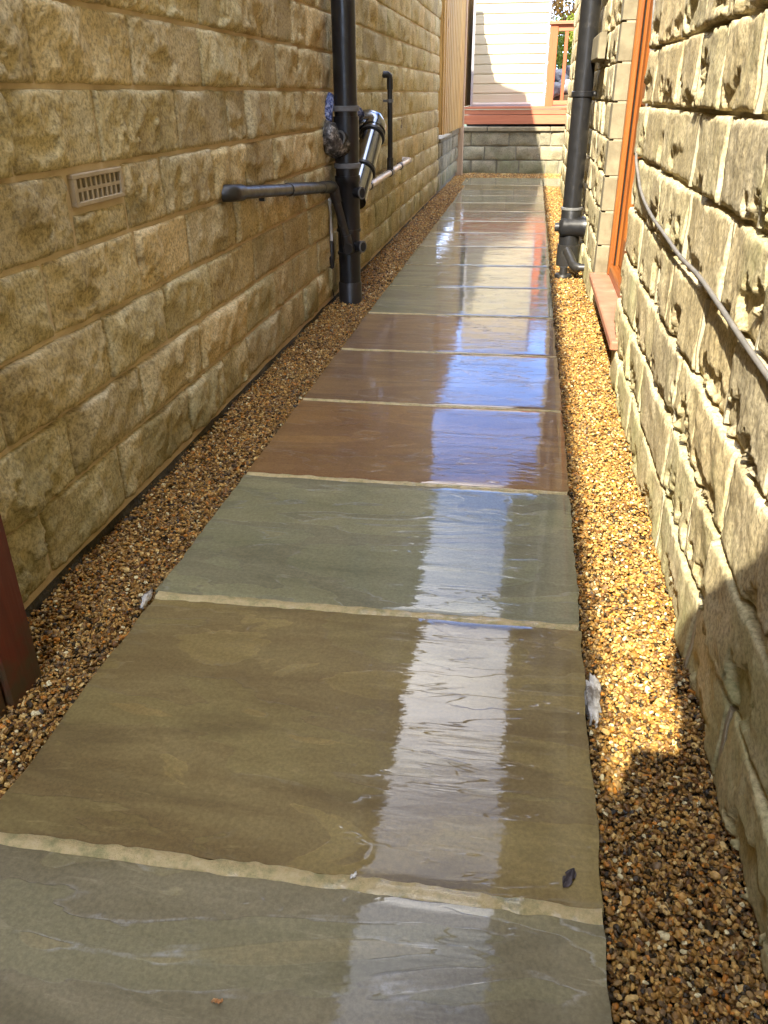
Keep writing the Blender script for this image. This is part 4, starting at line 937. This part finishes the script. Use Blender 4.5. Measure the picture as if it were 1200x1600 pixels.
def bush(name, label, cat, c, rad, nleaf, m, seed, ls=0.03, trunkh=None):
    r = np.random.RandomState(seed); root = thing(name, label, cat, (c[0], c[1], -0.1))
    # leaves spread near the surface of lumpy clumps
    nc = 26; cc = r.normal(0, 1, (nc, 3)); cc /= np.linalg.norm(cc, axis=1)[:, None]; cc *= r.uniform(0.45, 0.95, (nc, 1))
    k = r.randint(0, nc, nleaf); d = r.normal(0, 1, (nleaf, 3)); d /= np.linalg.norm(d, axis=1)[:, None]
    P = (cc[k] + d * r.uniform(0.15, 0.38, (nleaf, 1))) * np.array(rad) + np.array(c)
    n1 = r.normal(0, 1, (nleaf, 3)); n1 /= np.linalg.norm(n1, axis=1)[:, None]; n2 = np.cross(n1, r.normal(0, 1, (nleaf, 3))); n2 /= np.linalg.norm(n2, axis=1)[:, None]
    s = ls * np.exp(0.25 * r.randn(nleaf, 1)); fold = np.cross(n1, n2) * s * 0.25
    V = np.stack([P - n1 * s, P + n2 * s * 0.5 + fold, P + n1 * s, P - n2 * s * 0.5 + fold], 1).reshape(-1, 3)
    F = np.arange(nleaf * 4).reshape(-1, 4)
    F = np.concatenate([F[:, [0, 1, 2]], F[:, [0, 2, 3]]]).tolist()
    mb = MB(); mb.add(V, F); mb.obj('foliage', m, root, origin=c)
    st = MB()
    for i in range(12):
        a = cc[i] * np.array(rad) * 0.8 + np.array(c); base = (c[0] + 0.08 * cc[i][0], c[1] + 0.08 * cc[i][1], -0.1)
        midp = ((a[0] + base[0]) / 2 + 0.03, (a[1] + base[1]) / 2, (a[2] + base[2]) / 2)
        st.tube([base, midp, tuple(a)], [0.03, 0.018, 0.006], 6)
    st.obj('trunk', M['bark'], root, smooth=True)
bush('hedge_shrub', 'yellow green leafy shrub behind the deck railing', 'shrub', (0.75, 14.3, 1.35), (0.75, 0.6, 0.62), 5200, M['leaf_g'], 1, 0.032)
bush('hedge_shrub', 'coppery orange and green shrub rising above the handrail', 'shrub', (0.62, 15.4, 2.35), (0.9, 0.6, 0.8), 6000, M['leaf_r'], 2, 0.032)
bush('hedge_shrub', 'yellow green shrub further along the deck, hidden beyond the pipe', 'shrub', (2.1, 14.5, 1.6), (0.8, 0.6, 0.9), 4200, M['leaf_g'], 3, 0.034)
rr = random.Random(4)
ri = 0
for (x, y, z, s, lb) in ((0.30, 13.25, 0.98, 0.13, 'pale rounded rock seen between the railing post and first baluster'), (0.46, 13.35, 1.0, 0.16, 'dark grey rock seen right of the first baluster'), (0.36, 13.5, 1.16, 0.13, 'grey rock on top of the rockery behind the railing'), (0.56, 13.5, 1.2, 0.14, 'mottled rock beside the pipe in the rockery'), (0.72, 13.3, 0.98, 0.17, 'low broad rock hidden beyond the right pipe')):
    lump('rock', lb, 'rock', (x, y, z), s, M['rock'], 20 + ri, (1, 0.8, 0.85), ri, 3, 0.4); ri += 1
b = MB(); b.box(0.16, 2.6, 13.2, 13.9, 0.80, 0.93, 0.01); o = b.obj('rockery_bed', M['soil']); o['kind'] = 'structure'

# ================================================================ PHOTOGRAPHER (stands behind the camera; only the shadow is seen)
M['skin'] = simple_noise_mat('skin', [(0.3, (0.42, 0.24, 0.17)), (0.7, (0.50, 0.30, 0.22))], 8, 0.5, 0.1)
M['jacket'] = simple_noise_mat('jacket', [(0.3, (0.03, 0.035, 0.05)), (0.7, (0.05, 0.055, 0.075))], 30, 0.8)
M['trousers'] = simple_noise_mat('trousers', [(0.3, (0.05, 0.05, 0.05)), (0.7, (0.09, 0.085, 0.08))], 40, 0.85)
M['hair'] = simple_noise_mat('hair', [(0.3, (0.03, 0.02, 0.012)), (0.7, (0.06, 0.04, 0.02))], 90, 0.6)
def skin_mesh(name, verts, edges, radii, m, parent, root=0, sub=1):
    me = bpy.data.meshes.new(name); me.from_pydata([tuple(v) for v in verts], edges, []); o = link(name, me, m, parent)
    md = o.modifiers.new('skin', 'SKIN'); me.skin_vertices.new() if not me.skin_vertices else None
    for i, r in enumerate(radii):
        me.skin_vertices[0].data[i].radius = (r, r) if not hasattr(r, '__len__') else r
        me.skin_vertices[0].data[i].use_root = (i == root)
    sb = o.modifiers.new('sub', 'SUBSURF'); sb.levels = sub; sb.render_levels = sub
    return o
pe = thing('person', 'person in a dark jacket holding the phone, casting the shadow at the wall foot', 'person', (0, 0, 0))
hx, hy = -0.05, -0.42
BV = [(x_ + 0.215, y_ - 0.32, z_) for x_, y_, z_ in [(-0.24, -0.42, 0.90), (-0.25, -0.38, 1.05), (-0.26, -0.30, 1.22), (-0.265, -0.22, 1.34), (-0.265, -0.17, 1.41), (-0.265, -0.12, 1.50), (-0.265, -0.09, 1.58), (-0.16, -0.42, 0.86), (-0.15, -0.36, 0.48), (-0.15, -0.42, 0.06), (-0.15, -0.30, 0.03), (-0.33, -0.42, 0.86), (-0.34, -0.34, 0.48), (-0.34, -0.42, 0.06), (-0.34, -0.30, 0.03), (-0.09, -0.22, 1.33), (-0.06, -0.12, 1.10), (-0.155, 0.19, 0.96), (-0.44, -0.22, 1.33), (-0.45, -0.12, 1.10), (-0.33, 0.19, 0.94)]]
BE = [(0, 1), (1, 2), (2, 3), (3, 4), (4, 5), (5, 6), (0, 7), (7, 8), (8, 9), (9, 10), (0, 11), (11, 12), (12, 13), (13, 14), (3, 15), (15, 16), (16, 17), (3, 18), (18, 19), (19, 20)]
BR = [0.13, 0.125, 0.135, 0.12, 0.058, 0.075, 0.09, 0.095, 0.062, 0.045, 0.04, 0.095, 0.062, 0.045, 0.04, 0.062, 0.045, 0.026, 0.062, 0.045, 0.026]
def hand(base, sx):
    global BV, BE, BR
    b0 = BV[base]; n = len(BV); BV.append((b0[0] + 0.01 * sx, b0[1] + 0.045, b0[2] - 0.005)); BE.append((base, n)); BR.append(0.024)
    for k in range(4):
        m_ = len(BV); bx = BV[n]; dz = (k - 1.5) * 0.017
        BV += [(bx[0] + 0.004 * sx, bx[1] + 0.012, bx[2] + dz), (bx[0] - 0.006 * sx, bx[1] + 0.018 - 0.004 * abs(k - 1.2), bx[2] + dz * 1.1 + 0.01)]; BE += [(n, m_), (m_, m_ + 1)]; BR += [0.0085, 0.0075]
    m_ = len(BV); BV.append((b0[0] - 0.02 * sx, b0[1] + 0.05, b0[2] + 0.02)); BE.append((base, m_)); BR.append(0.009)
hand(17, 1); hand(20, -1)
body = skin_mesh('jacket', BV, BE, BR, M['jacket'], pe)
hd = lump('head', None, None, (hx, hy + 0.03, 1.565), 0.098, M['skin'], 3, (0.82, 1.0, 1.25), 0, 3, 0.04); hd.parent = pe
hr = lump('hair', None, None, (hx, hy + 0.012, 1.60), 0.106, M['hair'], 8, (0.86, 1.0, 1.1), 0, 3, 0.08); hr.parent = pe
for dx in (-0.033, 0.033):
    e_ = lump('eye', None, None, (hx + dx, hy + 0.118, 1.575), 0.012, M['white_pl'], 1, (1, 0.6, 0.7), 0, 2, 0.0); e_.parent = pe
e_ = lump('nose', None, None, (hx, hy + 0.130, 1.545), 0.018, M['skin'], 1, (0.7, 1, 1.2), 0, 2, 0.0); e_.parent = pe
ph = MB(); ph.box(-0.065, 0.012, -0.0245, -0.016, 0.865, 1.012, 0.003); o = ph.obj('phone', M['pvc_gloss']); o['label'] = 'black phone held up by the photographer'; o['category'] = 'phone'
print('gravel', NG, 'objects', len(bpy.data.objects))
